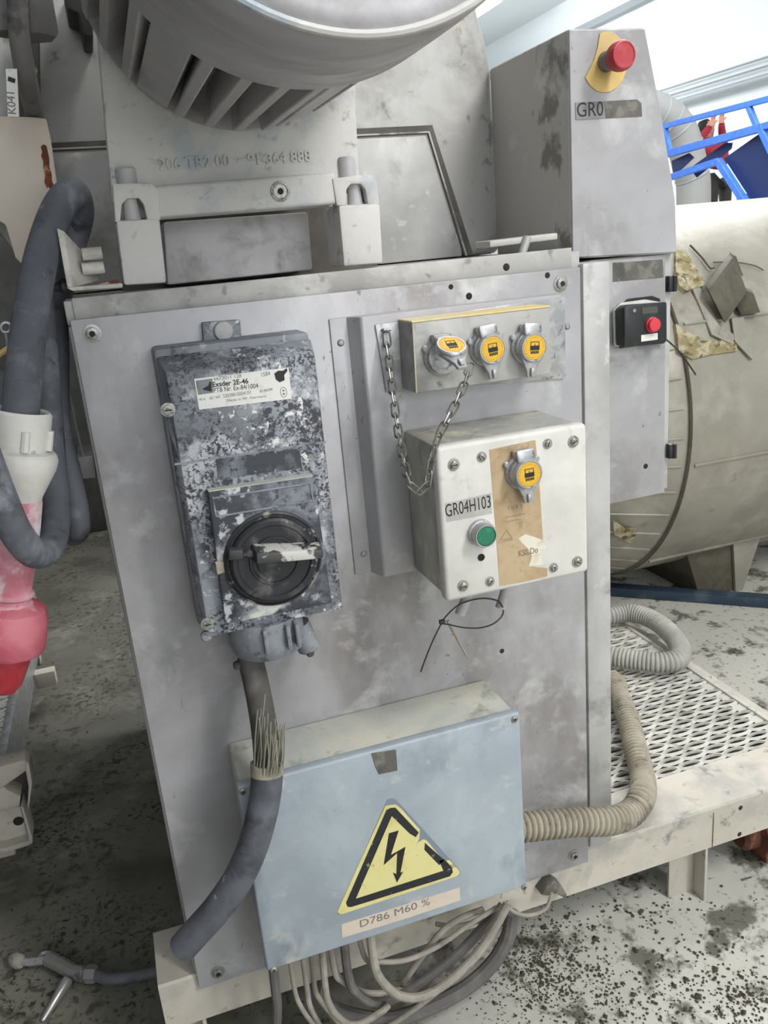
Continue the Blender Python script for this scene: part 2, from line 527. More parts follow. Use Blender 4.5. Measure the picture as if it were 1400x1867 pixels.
XW, YW, ZC = 8.5, 18.0, 5.0
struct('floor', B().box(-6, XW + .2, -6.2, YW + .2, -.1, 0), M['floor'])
struct('wall_right', B().box(XW, XW + .2, -6, YW, 0, ZC), M['wall'])
struct('wall_back', B().box(-6, XW, YW, YW + .2, 0, ZC), M['wall'])
struct('wall_left', B().box(-6.2, -6, -6, YW, 0, ZC), M['wall'])
struct('wall_front', B().box(-6, XW, -6.2, -6, 0, ZC), M['wall'])
struct('ceiling', B().box(-6.2, XW + .2, -6.2, YW + .2, ZC, ZC + .1), M['ceil'])
# rail and pipes along the right wall
b = B()
b.tube([(8.38, 2, 2.86), (8.38, 17, 2.86)], .05, 10)
tag(b.build('wall_pipe', M['pipe']), 'thick pale grey pipe running along the white hall wall, lowest of three', 'pipe')
b = B(); b.tube([(8.42, 2, 3.0), (8.42, 17, 3.0)], .014, 8)
tag(b.build('wall_pipe', M['pipe']), 'thin grey wall pipe just above the thick one', 'pipe')
b = B(); b.tube([(8.42, 2, 3.1), (8.42, 17, 3.1)], .014, 8)
tag(b.build('wall_pipe', M['pipe']), 'thin grey wall pipe, topmost of the three', 'pipe')
struct('trim_1', B().box(8.36, 8.5, 2, 17.5, 4.36, 4.46), M['pipe'])
t = thing('ceiling_light', 'bright fluorescent ceiling light left of the wall beam', 'light', (7.02, 13.54, 4.95))
B().box(6.9, 7.14, 12.9, 14.2, 4.92, 5.0).build('fixture', M['ceil'], t)
B().box(6.95, 7.09, 13.0, 14.1, 4.89, 4.925).build('tube', M['tube_light'], t)

# ------------------------------------------------------------------ machine cabinet
PX = .691
cab = thing('machine_cabinet', 'tall dusty stainless steel machine cabinet carrying the electrical boxes', 'machine', (.35, .25, .2))
B().box(0, PX, 0, .008, .2, 1.225, .0015).build('front_panel', M['panel'], cab)
B().box(-.004, .735, .010, 1.35, .222, 1.218, .004).build('cabinet_body', M['steel'], cab)
B().box(.6975, .742, .004, .06, .224, 1.2295, .003).build('corner_post', M['steel'], cab)
B().loft([(.006, .012, 1.212), (.685, .012, 1.218), (.685, .012, 1.2525), (.006, .012, 1.2495)],
         [(.006, .018, 1.212), (.685, .018, 1.218), (.685, .018, 1.2525), (.006, .018, 1.2495)], .001).build('top_rail', M['steel_stain'], cab)
B().box(-.004, .700, .016, 1.35, 1.218, 1.247, .002).build('top_plate', M['steel'], cab)
# socket head screws
sb = B()
sb.lathe([(.0, .0055), (.0055, .0055), (.0075, .0048), (.0078, .0015), (.011, .0012), (.0112, 0)], (0, 0, 0), (0, -1, 0), 24)
s0 = None
for (x, y) in ((168, 608), (1022, 517), (397, 1772), (1046, 1559)):
    p = at(x, y, Y=0)
    if s0 is None:
        h = thing('tmp', None, None, (0, 0, 0))
        s0 = sb.build('panel_screw', M['screw'], h)
        hx = B().lathe([(.0038, 0), (.0038, .0062), (0, .0062)], (0, 0, 0), (0, -1, 0), 6).build('hex_socket', M['dark_hole'], h)
        s_me, h_me = s0.data, hx.data
        for o in (s0, hx, h): bpy.data.objects.remove(o)
    sc_ = put('panel_screw', s_me, cab, p)
    put('hex_socket', h_me, sc_, p)
for (x, y, r, Y) in ((822, 523, .0036, 0), (855, 540, .0048, 0), (998, 502, .0042, 0), (923, 487, .0052, .012), (915, 1187, .004, 0), (210, 1772 - 1282, .004, .3)):
    p = at(x, y, Y=Y)
    B().lathe([(0, .0006), (r * .8, .0006), (r, 0)], p, (0, -1, 0), 14).build('hole_plug', M['dark_hole'], cab)

# flat bar lying on the rail
b = B()
p0, p1 = at(893, 446, Y=.03), at(1017, 431, Y=.03)
b.loft([p0 + Vector((0, 0, -.004)), p1 + Vector((0, 0, -.004)), p1 + Vector((0, 0, .005)), p0 + Vector((0, 0, .005))],
       [p0 + Vector((0, .05, -.004)), p1 + Vector((0, .05, -.004)), p1 + Vector((0, .05, .005)), p0 + Vector((0, .05, .005))], .002)
lb = thing('latch_bar', 'loose dull steel bar lying on the cabinet top beside the tall grey box', 'bar', (p0 + p1) / 2)
b.build('flat_bar', M['steel_side'], lb)
pm = at(955, 440, Y=.028)
B().cyl(pm + Vector((-.006, .0, -.022)), pm + Vector((.006, .0, .006)), .006, None, 12).build('pivot_pin', M['steel'], lb)

# ------------------------------------------------------------------ machine gear housing behind
hs = thing('gear_housing', 'big stained steel machine housing behind the motor with dark panel seams', 'machine', (.2, .5, 1.2))
pix = [(-420, -260), (820, -260), (850, -60), (872, 20), (886, 70), (897, 130), (906, 260), (914, 440), (914, 520), (72, 560), (30, 468), (-10, 415), (-420, 300)]
b = B(); b.pxprism(pix, .30, 1.0, .012, 3, 1.248); b.build('housing_shell', M['steel_stain'], hs)


def band(outer, inner, Y, d):
    b = B()
    n = len(outer)
    for i in range(n - 1):
        b.pxprism([outer[i], outer[i + 1], inner[i + 1], inner[i]], Y, d)
    return b


band([(-300, 273), (100, 260), (788, 228), (862, 462)], [(-300, 291), (100, 276), (780, 244), (846, 466)], .297, .01).build('seam_gasket', M['gasket'], hs)
band([(-300, 285), (100, 270), (783, 239), (852, 466)], [(-300, 288), (100, 273), (781, 242), (849, 466)], .2955, .01).build('seam_lip', M['steel_side'], hs)
b = B(); b.pxprism([(-300, 294), (100, 279), (776, 247), (843, 470), (76, 560), (34, 468), (-6, 415), (-300, 320)], .294, .01, .002, 2, 1.249); b.build('housing_door', M['steel'], hs)
b = B(); b.pxprism([(112, -40), (168, -40), (170, 66), (152, 64), (144, 24), (122, 15)], .20, .1, .003); b.build('dark_guard', M['machine_dark'], hs)

# ------------------------------------------------------------------ motor mount casting
mm = thing('motor_mount', 'pale cast motor mount with two bolted feet and a crossbar on the cabinet top', 'mount', (.25, .06, 1.25))
b = B(); b.pxprism([(161, -120), (650, -120), (649, 190), (657, 330), (610, 345), (290, 362), (204, 372)], .05, .03, .004); b.build('flange_plate', M['cast'], mm)
# crossbar
b = B(); b.pxprism([(282, 338), (612, 313), (616, 372), (288, 397)], .028, .06, .005, 3); b.build('crossbar', M['cast'], mm)
p = at(511, 349, Y=.028)
pl = B().lathe([(.0125, 0), (.0125, .0015), (.0095, .002), (.0085, .001), (.004, .001), (.004, -.002), (0, -.002)], p, (0, -1, 0), 20).build('crossbar_plug', M['screw'], mm)
B().lathe([(.004, 0), (.004, .0012), (0, .0012)], p, (0, -1, 0), 12).build('plug_center', M['dark_hole'], pl)


def foot(low, up, notch, boltc, r, head, hr):
    b = B(); b.pxprism(low, .024, .075, .004, 2, 1.248)
    f = b.build('foot', M['cast'], mm)
    b = B()
    b.pxprism(up[:2] + [up[2]] + up[3:] + notch, .026, .022, .0015)
    b.pxprism(up, .048, .045, .003)
    b.build('bolt_housing', M['cast'], f)
    c0, c1 = at(boltc[0], boltc[1] + 24, Y=.042), at(boltc[0], boltc[1] - 26, Y=.042)
    B().cyl(Vector((c0.x, .042, c0.z)), Vector((c0.x, .042, c1.z)), .0105, .0085, 14).build('clamp_bolt', M['alu'], f)
    h0 = at(head[0], head[1], Y=.05)
    B().lathe([(hr * 1.25, -.022), (hr * 1.25, -.016), (hr, -.0155), (hr, .008), (hr * .85, .0105), (0, .0105)], h0, (0, 0, 1), 18).build('bolt_head', M['alu'], f)


foot([(211, 402), (291, 398), (304, 516), (226, 521)], [(205, 335), (276, 333), (288, 345), (293, 401)], [(269, 402), (262, 372), (253, 361), (232, 362), (222, 372), (219, 405)][0:6] + [(210, 405)], (243, 382), .012, (230, 322), .0125)
foot([(617, 374), (693, 370), (699, 480), (627, 486)], [(606, 325), (676, 318), (687, 330), (692, 372)], [(671, 372), (666, 345), (658, 335), (640, 335), (632, 345), (631, 374)] + [(614, 375)], (648, 354), .012, (632, 302), .0115)
b = B(); b.pxprism([(297, 405), (562, 386), (571, 492), (305, 520)], .12, .15, .004, 2, 1.248); b.build('bearing_block', M['alu'], mm)
b = B(); b.pxprism([(225, 400), (690, 370), (690, 510), (225, 540)], .20, .02, 0, 2, 1.248); b.build('rear_web', M['gasket'], mm)
text('206 TR2 00', (291, 311), (420, 303), M['cast'], mm, .05, 'raised_numerals', .0022, .0135, .01)
text('91 364 888', (452, 302), (567, 294), M['cast'], mm, .05, 'raised_numerals', .0022, .0135, .01)

# ------------------------------------------------------------------ motor
MC = Vector((.25, 0, 1.605))
mo = thing('electric_motor', 'big dusty finned electric motor with round fan cowl at the top', 'motor', (MC.x, -.15, MC.z))
b = B()
b.lathe([(.170, .0), (.186, -.002), (.190, 0), (.190, .06), (.1895, .11), (.188, .145), (.184, .160), (.178, .166), (.170, .168), (.160, .1665), (.12, .170), (.05, .176), (.0, .177)],
        MC + Vector((0, -.29, 0)), (0, -1, 0), 96, caps=False)
b.build('fan_cowl', M['cowl'], mo, angle=60)
B().lathe([(0, 0), (.135, 0), (.138, .34), (0, .34)], MC + Vector((0, .05, 0)), (0, -1, 0), 64).build('motor_body', M['alu'], mo)
B().lathe([(.158, 0), (.176, 0), (.176, .012), (.158, .014)], MC + Vector((0, .05, 0)), (0, -1, 0), 64).build('end_ring', M['alu'], mo)
B().tube([MC + Vector((.1835 * math.cos(2 * PI * k / 96), -.29 - .163, .1835 * math.sin(2 * PI * k / 96))) for k in range(96)], .0034, 8, True).build('cowl_edge_highlight', M['cast'], mo)  # pale bead put in as the highlight along the cowl's front edge
# radial fins, lower three quarters visible, each its own plate
def fin_mesh(w0, w1, r1, r2, y0, y1, b):
    b.loft([(-w0, y0, -.13), (w0, y0, -.13), (w1, y0, -r1), (-w1, y0, -r1)], [(-w0, y1, -.13), (w0, y1, -.13), (w1, y1, -r2), (-w1, y1, -r2)], .0015, 1)
    return b
h = thing('tmp', None, None, (0, 0, 0))
f1 = fin_mesh(.0085, .0062, .181, .184, .022, -.31, B()).build('fin', M['alu'], h)
f2 = fin_mesh(.020, .020, .178, .181, .030, -.31, B()).build('pad', M['alu'], h)
fin_me, pad_me = f1.data, f2.data
for o in (f1, f2, h): bpy.data.objects.remove(o)
NF = 32
for k in range(NF):
    a = 2 * PI * (k + .5) / NF
    pad = k in (3, 30)
    put('mounting_pad' if pad else 'fin', pad_me if pad else fin_me, mo, MC, (0, a, 0))

# ------------------------------------------------------------------ sheet metal mounting plate
mp = thing('mounting_plate', 'raised sheet metal plate behind the yellow capped sockets', 'plate', (.5, 0, 1.0))
zt, zb = 1.193, .832
cs = [(.3165, -.0002), (.3165, -.003), (.3405, -.003), (.350, -.029), (.353, -.031), (.640, -.031), (.643, -.029), (.648, -.0002)]
b = B(); b.prism([(x, y, zb) for x, y in cs], (0, 0, zt - zb), .0012, 2); b.build('raised_plate', M['panel'], mp)
for (x, y, Y) in ((621, 625, -.003), (663, 1010, -.003), (1034, 595, -.02)):
    B().lathe([(0, .0025), (.003, .0022), (.005, 0)], at(x, y, Y=Y), (0, -1, 0), 14).build('rivet', M['screw'], mp)

# ------------------------------------------------------------------ sockets with yellow capped lids (shared meshes)
def socket_meshes():
    h = thing('tmp', None, None, (0, 0, 0))
    d = {}
    b = B()
    b.lathe([(.0, 0), (.0235, 0), (.0235, .004), (.0205, .006), (.0205, .013), (.014, .014), (.014, .006), (0, .006)], (0, 0, 0), (0, -1, 0), 32)
    b.box(-.0125, .0125, -.012, 0, .0165, .029, .002)
    for sx in (-1, 1): b.lathe([(.0045, 0), (.0045, .0035), (.003, .005), (0, .005)], (sx * .021, 0, .012), (0, -1, 0), 12)
    d['base'] = b.build('socket', M['zinc'], h)
    b = B()
    pts = []
    for k in range(25):
        a = math.radians(205 - k * 230 / 24)
        pts.append((.0195 * math.cos(a), -.012, .0195 * math.sin(a)))
    pts += [(.0075, -.012, -.030), (.0065, -.012, -.039), (-.0065, -.012, -.039), (-.0075, -.012, -.030)]
    b.prism(pts, (0, -.005, 0), .0012, 2)
    b.box(-.003, .003, -.021, -.012, -.038, -.026, .0015)
    b.lathe([(.0195, .0165), (.0195, .0205), (.018, .0225), (.0165, .0225), (.016, .0218), (0, .0218)], (0, 0, 0), (0, -1, 0), 36)
    b.loft([(-.012, -.012, .0155), (.012, -.012, .0155), (.0125, -.012, .031), (-.0125, -.012, .031)],
           [(-.012, -.0195, .0155), (.012, -.0195, .0155), (.0125, -.0165, .031), (-.0125, -.0165, .031)], .002, 2)
    d['lid'] = b.build('lid', M['zinc'], h)
    b = B(); b.lathe([(.0158, .0216), (.0156, .0224), (0, .0224)], (0, 0, 0), (0, -1, 0), 36)
    d['sticker'] = b.build('sticker', M['yellow'], h)
    b = B()
    y = -.0226
    def q(x0, x1, z0, z1): b.box(x0, x1, y - .0002, y, z0, z1)
    q(-.0062, .0062, .0068, .0076); q(-.0062, -.0054, .0018, .0076); q(.0054, .0062, .0018, .0076)
    q(-.0066, .0066, -.0034, .0024); q(-.0005, .0003, .0024, .0048)
    for i in range(5): q(-.0056 + i * .0024, -.0039 + i * .0024, -.0078, -.0044)
    d['print'] = b.build('emblem', M['ink'], h)
    b = B()
    for k in range(30):
        if k % 6 == 5: continue
        a = 2 * PI * k / 30
        b.box(.0133 * math.cos(a) - .0004, .0133 * math.cos(a) + .0004, y - .0002, y, .0133 * math.sin(a) - .0005, .0133 * math.sin(a) + .0005)
    d['ring'] = b.build('ring_lettering', M['orange'], h)
    r = {k: o.data for k, o in d.items()}
    for o in list(d.values()) + [h]: bpy.data.objects.remove(o)
    return r


SM = socket_meshes()


def socket(parent, p, tilt=0, lift=0):
    s = put('socket', SM['base'], parent, p, (0, tilt, 0))
    R = Matrix.Rotation(tilt, 4, 'Y')
    hinge = Vector((0, -.015, .024))
    for nm, key in (('lid', 'lid'), ('sticker', 'sticker'), ('emblem', 'print'), ('ring_lettering', 'ring')):
        o = bpy.data.objects.new(nm, SM[key])
        C.objects.link(o)
        o.parent = s
        if lift:
            o.matrix_local = Matrix.Translation(hinge) @ Matrix.Rotation(-lift, 4, 'X') @ Matrix.Translation(-hinge)
        ORG[o.name] = ORG[s.name]
    return s


# ------------------------------------------------------------------ triple socket box
YS = -.085
c = at(890, 640, Y=YS)
sk = thing('socket_box', 'flat grey steel box with three yellow capped sockets in a row', 'socket box', (c.x, -.03, c.z))
b = B(); b.pxprism([(684, 592), (1030, 540), (1032, 690), (704, 716)], -.034, .003, .001); b.build('base_plate', M['zinc'], sk)
pix = [(750, 588), (1003, 559), (1004, 682), (758, 718)]
b = B(); b.loft([at(x, y, Y=YS) for x, y in pix], [Vector((at(x, y, Y=YS).x, -.034, at(x, y, Y=YS).z)) for x, y in pix], .0025, 2); b.build('box_body', M['steel_stain'], sk)
A0, A1 = at(750, 588, Y=YS), at(1003, 559, Y=YS)
b = B(); b.loft([A0 + Vector((0, -.0008, -.001)), A1 + Vector((0, -.0008, -.001)), A1 + Vector((0, -.0008, .0016)), A0 + Vector((0, -.0008, .0016))],
                [Vector((A0.x, -.034, A0.z - .001)), Vector((A1.x, -.034, A1.z - .001)), Vector((A1.x, -.034, A1.z + .0016)), Vector((A0.x, -.034, A0.z + .0016))], .0008, 1)
b.build('yellowed_top', M['yellow_top'], sk)
b = B(); b.pxprism([(752, 592), (753.5, 592), (761, 716), (758.5, 717)], YS - .0006, .001); b.build('yellow_edge', M['yellow_top'], sk)
socket(sk, at(803, 650, Y=YS), .0, 1.05)
socket(sk, at(885, 634, Y=YS), math.radians(-5))
socket(sk, at(960, 631, Y=YS), math.radians(4))
p = at(704, 606, Y=-.036)
B().tube([p + Vector((-.005, 0, .003)), p + Vector((-.004, -.006, .004)), p + Vector((.004, -.006, .004)), p + Vector((.005, 0, .003))], .0022, 8).build('chain_hook', M['zinc'], sk)

# ------------------------------------------------------------------ white control box
YW_ = -.157
x0, x1, z0, z1 = .394, .6035, .832, 1.0385
cb = thing('control_box', 'white enamelled control box with green push button and brown sticker', 'control box', ((x0 + x1) / 2, -.03, z0))
B().box(x0 + .003, x1 - .003, -.137, -.0315, z0 + .004, z1 - .001, .004).build('box_body', M['whitebody'], cb)
B().box(x0, x1, YW_, -.136, z0, z1, .006, 3).build('front_cover', M['whitebox'], cb)
h = thing('tmp', None, None, (0, 0, 0))
bb = B().lathe([(.0, .0045), (.0035, .0045), (.0048, .0035), (.0052, .0012), (.0078, .001), (.008, 0)], (0, 0, 0), (0, -1, 0), 20).build('cover_screw', M['screw'], h)
sl = B().box(-.0036, .0036, -.0049, -.0040, -.0006, .0006).build('slot', M['dark_hole'], h)
cs_me, sl_me = bb.data, sl.data
for o in (bb, sl, h): bpy.data.objects.remove(o)
for i, (x, y) in enumerate([(827, 847), (878, 833), (998, 809), (1045, 805), (1052, 1024), (1009, 1035), (893, 1060), (844, 1068)]):
    p = at(x, y, Y=YW_)
    s_ = put('cover_screw', cs_me, cb, p, (0, i * .9, 0))
    if i in (1, 2, 5, 6): s_.scale = (.85, .85, .85)
    put('slot', sl_me, s_, p)
b = B(); b.pxprism([(811, 918), (895, 899), (897, 936), (814, 952)], YW_ - .0004, .0006)
lb_ = b.build('name_label', M['label_grey'], cb)
text('GR04H103', (813, 943), (895, 925), M['ink'], lb_, YW_ - .0004, 'lettering', .0002, .0165)
b = B(); b.pxprism([(892, 820), (976, 802), (982, 860), (990, 985), (977, 981), (958, 975), (944, 982), (966, 1000), (985, 1004), (970, 1014), (964, 1032), (998, 1036), (998, 1051), (950, 1062), (911, 1069), (905, 985)], YW_ - .0004, .0006)
st = b.build('brown_sticker', M['tan'], cb)
b = B(); b.pxprism([(944, 982), (958, 974), (977, 980), (992, 986), (996, 1000), (985, 1004), (990, 1030), (964, 1033), (970, 1014), (962, 1000)], YW_ - .0006, .0008)
b.build('torn_paper', M['paper'], st)
text('YSLR 1', (925, 930), (951, 926), M['ink_faint'], st, YW_ - .0005, 'lettering', .0002, .005)
text('KSS.Do', (946, 1015), (981, 1007), M['ink_faint'], st, YW_ - .0007, 'lettering', .0003, .0085, .01)
b = B()
for (xa, ya, xb, yb) in ((921, 943, 958, 936), (921, 951, 950, 946), (917, 986, 935, 983)):
    b.pxprism([(xa, ya), (xb, yb), (xb, yb + 1.5), (xa, ya + 1.5)], YW_ - .0006, .0004)
for s, e in (((912, 983), (924, 967)), ((924, 967), (934, 981)), ((912, 984), (934, 981))):
    b.tube([at(*s, Y=YW_ - .0005), at(*e, Y=YW_ - .0005)], .0005, 4)
b.build('faded_marks', M['ink_faint'], st)
p = at(875, 970, Y=YW_)
gb = B().lathe([(.0175, 0), (.0175, .006), (.0155, .0065), (.0155, .018), (.0145, .0195), (.0132, .0195), (.0132, .015), (0, .015)], p, (0, -1, 0), 28).build('push_button', M['zinc'], cb)
B().lathe([(.0128, .014), (.0128, .0180), (.012, .0188), (0, .0188)], p, (0, -1, 0), 28).build('button_cap', M['green'], gb)
p = at(877, 1016, Y=YW_)
B().lathe([(.0048, 0), (.0048, .0012), (.003, .0012), (.003, .0004), (0, .0004)], p, (0, -1, 0), 16).build('indicator_hole', M['dark_hole'], cb)
socket(cb, at(950, 858, Y=YW_), math.radians(-2))
for (a_, b_) in (((866, 1088), (838, 1120)), ((934, 1072), (912, 1108))):
    p0, p1 = at(*a_, Y=-.10), at(*b_, Y=-.10)
    p0.z = .836
    B().tube([p0, (p0 + p1) / 2 + Vector((0, 0, -.003)), p1], .0075, 12).build('mounting_lug', M['alu'], cb)

# cable tie round the lugs
pix = [(806, 1134), (829, 1108), (853, 1096), (881, 1091), (906, 1095), (916, 1106), (917, 1118), (911, 1128), (896, 1139), (872, 1145), (844, 1144), (820, 1139)]
ys = [-.118, -.118, -.115, -.112, -.11, -.108, -.085, -.085, -.09, -.1, -.11, -.115]
t = thing('cable_tie', 'black cable tie looped round the lugs under the white control box', 'cable tie', at(806, 1134, Y=-.118))
B().tube(smooth_path([at(x, y, Y=Y) for (x, y), Y in zip(pix, ys)], 5, True), .0011, 6, True).build('loop', M['black'], t)
B().tube(smooth_path([at(x, y, Y=-.12) for x, y in ((806, 1134), (790, 1166), (776, 1200), (767, 1225))], 5), .0010, 6).build('tail', M['black'], t)
p = at(806, 1134, Y=-.119)
B().box(p.x - .004, p.x + .004, p.y - .003, p.y + .003, p.z - .003, p.z + .003, .001).build('lock_head', M['black'], t)
b = B(); b.tube([at(816, 1132, Y=-.113), at(851, 1197, Y=-.113)], lambda s: .0024 - .0010 * s, 8)
tag(b.build('cable_tie', M['conduit']), 'short pale stub of a cable tie hanging beside the black one', 'cable tie')

# ------------------------------------------------------------------ chain
pts = [((704, 608), -.042), ((712, 680), -.060), ((722, 760), -.085), ((733, 825), -.125), ((748, 885), -.165), ((766, 898), -.172), ((779, 884), -.172), ((785, 845), -.172), ((800, 795), -.172), ((825, 748), -.160), ((848, 697), -.140), ((858, 664), -.125)]
path = resample(smooth_path([at(x, y, Y=Y) for (x, y), Y in pts], 12), .0152)
ch = thing('chain', 'thin steel chain hanging from the socket box over the white box corner', 'chain', path[0])
h = thing('tmp', None, None, (0, 0, 0))
st_ = []
for k in range(20):
    a = 2 * PI * k / 20
    st_.append((.0049 * math.cos(a), 0, .0049 * math.sin(a) + (.0055 if math.sin(a) >= 0 else -.0055)))
lk = B().tube(st_, .00135, 6, True).build('link', M['chain'], h)
lk_me = lk.data
for o in (lk, h): bpy.data.objects.remove(o)
for i in range(len(path) - 1):
    a, b_ = path[i], path[i + 1]
    q = (b_ - a).to_track_quat('Z', 'Y')
    o = put('link', lk_me, ch, (a + b_) / 2)
    o.rotation_mode = 'QUATERNION'
    from mathutils import Quaternion
    o.rotation_quaternion = q @ Quaternion((0, 0, 1), (i % 2) * PI / 2 + .35)

# ------------------------------------------------------------------ explosion proof switch box
YF = -.09
x0, x1, z0, z1 = .089, .278, .8205, 1.1725
sw = thing('switch_box', 'dust caked dark rotary switch box with a white nameplate', 'switch', ((x0 + x1) / 2, 0, z0))
B().box(x0 - .002, x1 - .002, -.052, -.0005, z0 + .004, z1 + .012, .005, 2).build('box_body', M['switch_clean'], sw)
b = B()
fz = .006
b.loft([(x0 + fz, YF, z0 + .004), (x1 - fz, YF, z0 + .004), (x1 - fz, YF, z1 - .012), (x0 + fz, YF, z1 - .012)],
       [(x0, -.05, z0), (x1, -.05, z0), (x1, -.05, z1 + .004), (x0, -.05, z1 + .004)], .003, 2)
b.build('cover', M['switch'], sw)
b = B(); b.pxprism([(318, 845), (594, 804), (594, 808), (318, 849)], YF - .0006, .002, .0003, 1); b.build('cover_ridge', M['switch_clean'], sw)
YL = YF - .0004
b = B(); b.pxprism([(354, 691), (526, 670), (532, 727), (363, 747)], YL - .0006, .001); npl = b.build('nameplate', M['plate'], sw)
YT = YL - .0006
b = B(); b.pxprism([(357, 694), (387, 690), (389, 716), (361, 720)], YT - .0003, .0004); b.build('emblem_field', M['switch_clean'], npl)
b = B(); b.pxprism([(369, 709), (380, 703), (382, 696), (385, 696), (386, 714), (371, 711)], YT - .0006, .0004); b.build('emblem_mark', M['ink'], npl)
text('6673011 128', (390, 694), (440, 688), M['ink_grey'], npl, YT, 'lettering', .0002, .0042)
text('Exsder 2E-46', (388, 706), (453, 699), M['ink'], npl, YT, 'lettering', .0003, .0062, .02)
text('PTB Nr. Ex-84/1004', (390, 716), (471, 707), M['ink'], npl, YT, 'lettering', .0002, .0055)
text('220/380-500/415V', (407, 725), (458, 718), M['ink_grey'], npl, YT, 'lettering', .0002, .004)
text('40 A    IEC 947', (363, 731), (402, 726), M['ink_grey'], npl, YT, 'lettering', .0002, .0032)
text('Made in W. Germany', (414, 734), (486, 725), M['ink_grey'], npl, YT, 'lettering', .0002, .0036)
text('8146/04', (474, 716), (497, 712), M['ink_grey'], npl, YT, 'lettering', .0002, .0034)
text('1584', (477, 687), (493, 684), M['ink_grey'], npl, YT, 'lettering', .0002, .005)
pq = at(517, 715, Y=YT)
b = B(); b.tube([pq + Vector((.0038 * math.cos(2 * PI * k / 20), 0, .0062 * math.sin(2 * PI * k / 20))) for k in range(20)], .0004, 4, True)
b.box(pq.x - .0012, pq.x + .0012, pq.y - .0004, pq.y, pq.z - .003, pq.z - .001); b.box(pq.x - .001, pq.x + .001, pq.y - .0004, pq.y, pq.z + .001, pq.z + .003)
b.build('approval_mark', M['ink_grey'], npl)
b = B(); b.pxprism([(500, 681), (507, 676), (516, 676), (523, 671), (524, 676), (518, 684), (519, 693), (510, 697), (503, 692)], YT - .0004, .0005); b.build('black_smudge', M['ink_worn'], npl)
b = B(); b.pxprism([(394, 838), (546, 818), (551, 853), (398, 873)], YL - .0008, .001); b.build('label_field', M['switch_dark'], sw)
b = B(); b.pxprism([(430, 748), (458, 745), (460, 757), (433, 760)], YL - .0002, .001); b.build('small_label', M['switch_clean'], sw)
for (x, y) in ((306, 747), (378, 1137)):
    p = at(x, y, Y=YF)
    s_ = B().lathe([(.0085, 0), (.0085, .002), (.006, .0022), (.0055, .004), (0, .0045)], p, (0, -1, 0), 18).build('cover_screw', M['screw'], sw)
    B().box(p.x - .004, p.x + .004, p.y - .0052, p.y - .0042, p.z - .0007, p.z + .0007).build('slot', M['dark_hole'], s_)
for (x, y) in ((375, 1158), (574, 1098)):
    p = at(x, y, Y=YF + .006)
    B().lathe([(.007, 0), (.007, .006), (.005, .008), (0, .008)], p, (0, -1, 0), 12).build('cover_lug', M['switch_clean'], sw)
# mounting tab
b = B(); b.pxprism([(368, 588), (438, 583), (443, 640), (373, 645)], -.012, .011, .002); tb = b.build('mounting_tab', M['switch'], sw)
p = at(407, 603, Y=-.012)
B().lathe([(.0125, 0), (.0125, .004), (.011, .0065), (.004, .008), (0, .008)], p, (0, -1, 0), 24).build('bolt_head', M['alu'], tb)
# rotary switch plate
YP = -.105
pix = [(379, 897), (572, 868), (606, 1100), (411, 1139)]
b = B(); b.loft([at(x, y, Y=YP) for x, y in pix], [Vector((at(x, y, Y=YP).x, YF + .001, at(x, y, Y=YP).z)) for x, y in pix], .0025, 2); rp = b.build('rotary_plate', M['switch_dark'], sw)
a0, a1 = at(379, 897, Y=YP), at(572, 868, Y=YP)
b = B(); b.loft([a0 + Vector((.001, .001, -.0005)), a1 + Vector((-.001, .001, -.0005)), a1 + Vector((-.001, .001, .0006)), a0 + Vector((.001, .001, .0006))],
                [Vector((a0.x, YF - .0005, a0.z + .0006 - .001)), Vector((a1.x, YF - .0005, a1.z - .0005)), Vector((a1.x, YF - .0005, a1.z + .0006)), Vector((a0.x, YF - .0005, a0.z + .0006))])
b.build('dusty_ledge', M['jbbody'], rp)
b = B()
for q in (([(388, 907), (565, 880), (566, 883), (389, 910)]), ([(393, 941), (572, 911), (573, 914), (394, 944)]), ([(386, 906), (389, 906), (396, 943), (393, 943)]), ([(563, 880), (566, 880), (573, 913), (570, 913)])):
    b.pxprism(q, YP - .001, .002, .0003, 1)
b.build('label_frame', M['switch_clean'], rp)
p = at(498, 1018, Y=YP)
dl = B().lathe([(.0620, 0), (.0620, .003), (.0590, .0045), (.0580, .003), (.0550, .003), (.0545, .009), (.0515, .0115), (.0465, .0115), (.045, .009), (.032, .0085), (.031, .0105), (.0285, .0105), (.0275, .0085), (.0225, .0085), (.0215, .0115), (.0, .0115)], p, (0, -1, 0), 56).build('dial', M['dial'], sw)
g0, g1 = at(418, 1014, Y=YP - .02), at(586, 1004, Y=YP - .02)
ex = (g1 - g0).normalized()
ez = Vector((0, -1, 0)).cross(ex) * -1
ez = Vector((-ex.z, 0, ex.x)) if ex.x > 0 else ez
def gp(s, t, d): return g0 + (g1 - g0) * s + ez * t + Vector((0, d, 0))
b = B(); b.loft([gp(.27, -.0085, -.014), gp(1, -.0065, -.012), gp(1, .004, -.010), gp(.27, .0055, -.012)], [gp(.24, -.011, .013), gp(1, -.009, .013), gp(1, .0085, .013), gp(.24, .011, .013)], .0025, 2)
b.build('grip', M['grip'], dl)
b = B(); b.loft([gp(.0, -.0065, .002), gp(.15, -.0065, .002), gp(.15, .006, .002), gp(.0, .006, .002)], [gp(0, -.0085, .014), gp(.17, -.0085, .014), gp(.17, .008, .014), gp(0, .008, .014)], .002, 2)
b.build('grip_stub', M['grip'], dl)
b = B(); b.loft([gp(.14, -.004, .005), gp(.29, -.005, .0), gp(.29, .003, .0), gp(.14, .003, .005)], [gp(.14, -.005, .014), gp(.29, -.007, .014), gp(.29, .006, .014), gp(.14, .005, .014)], .0015, 1)
b.build('grip_neck', M['dial'], dl)
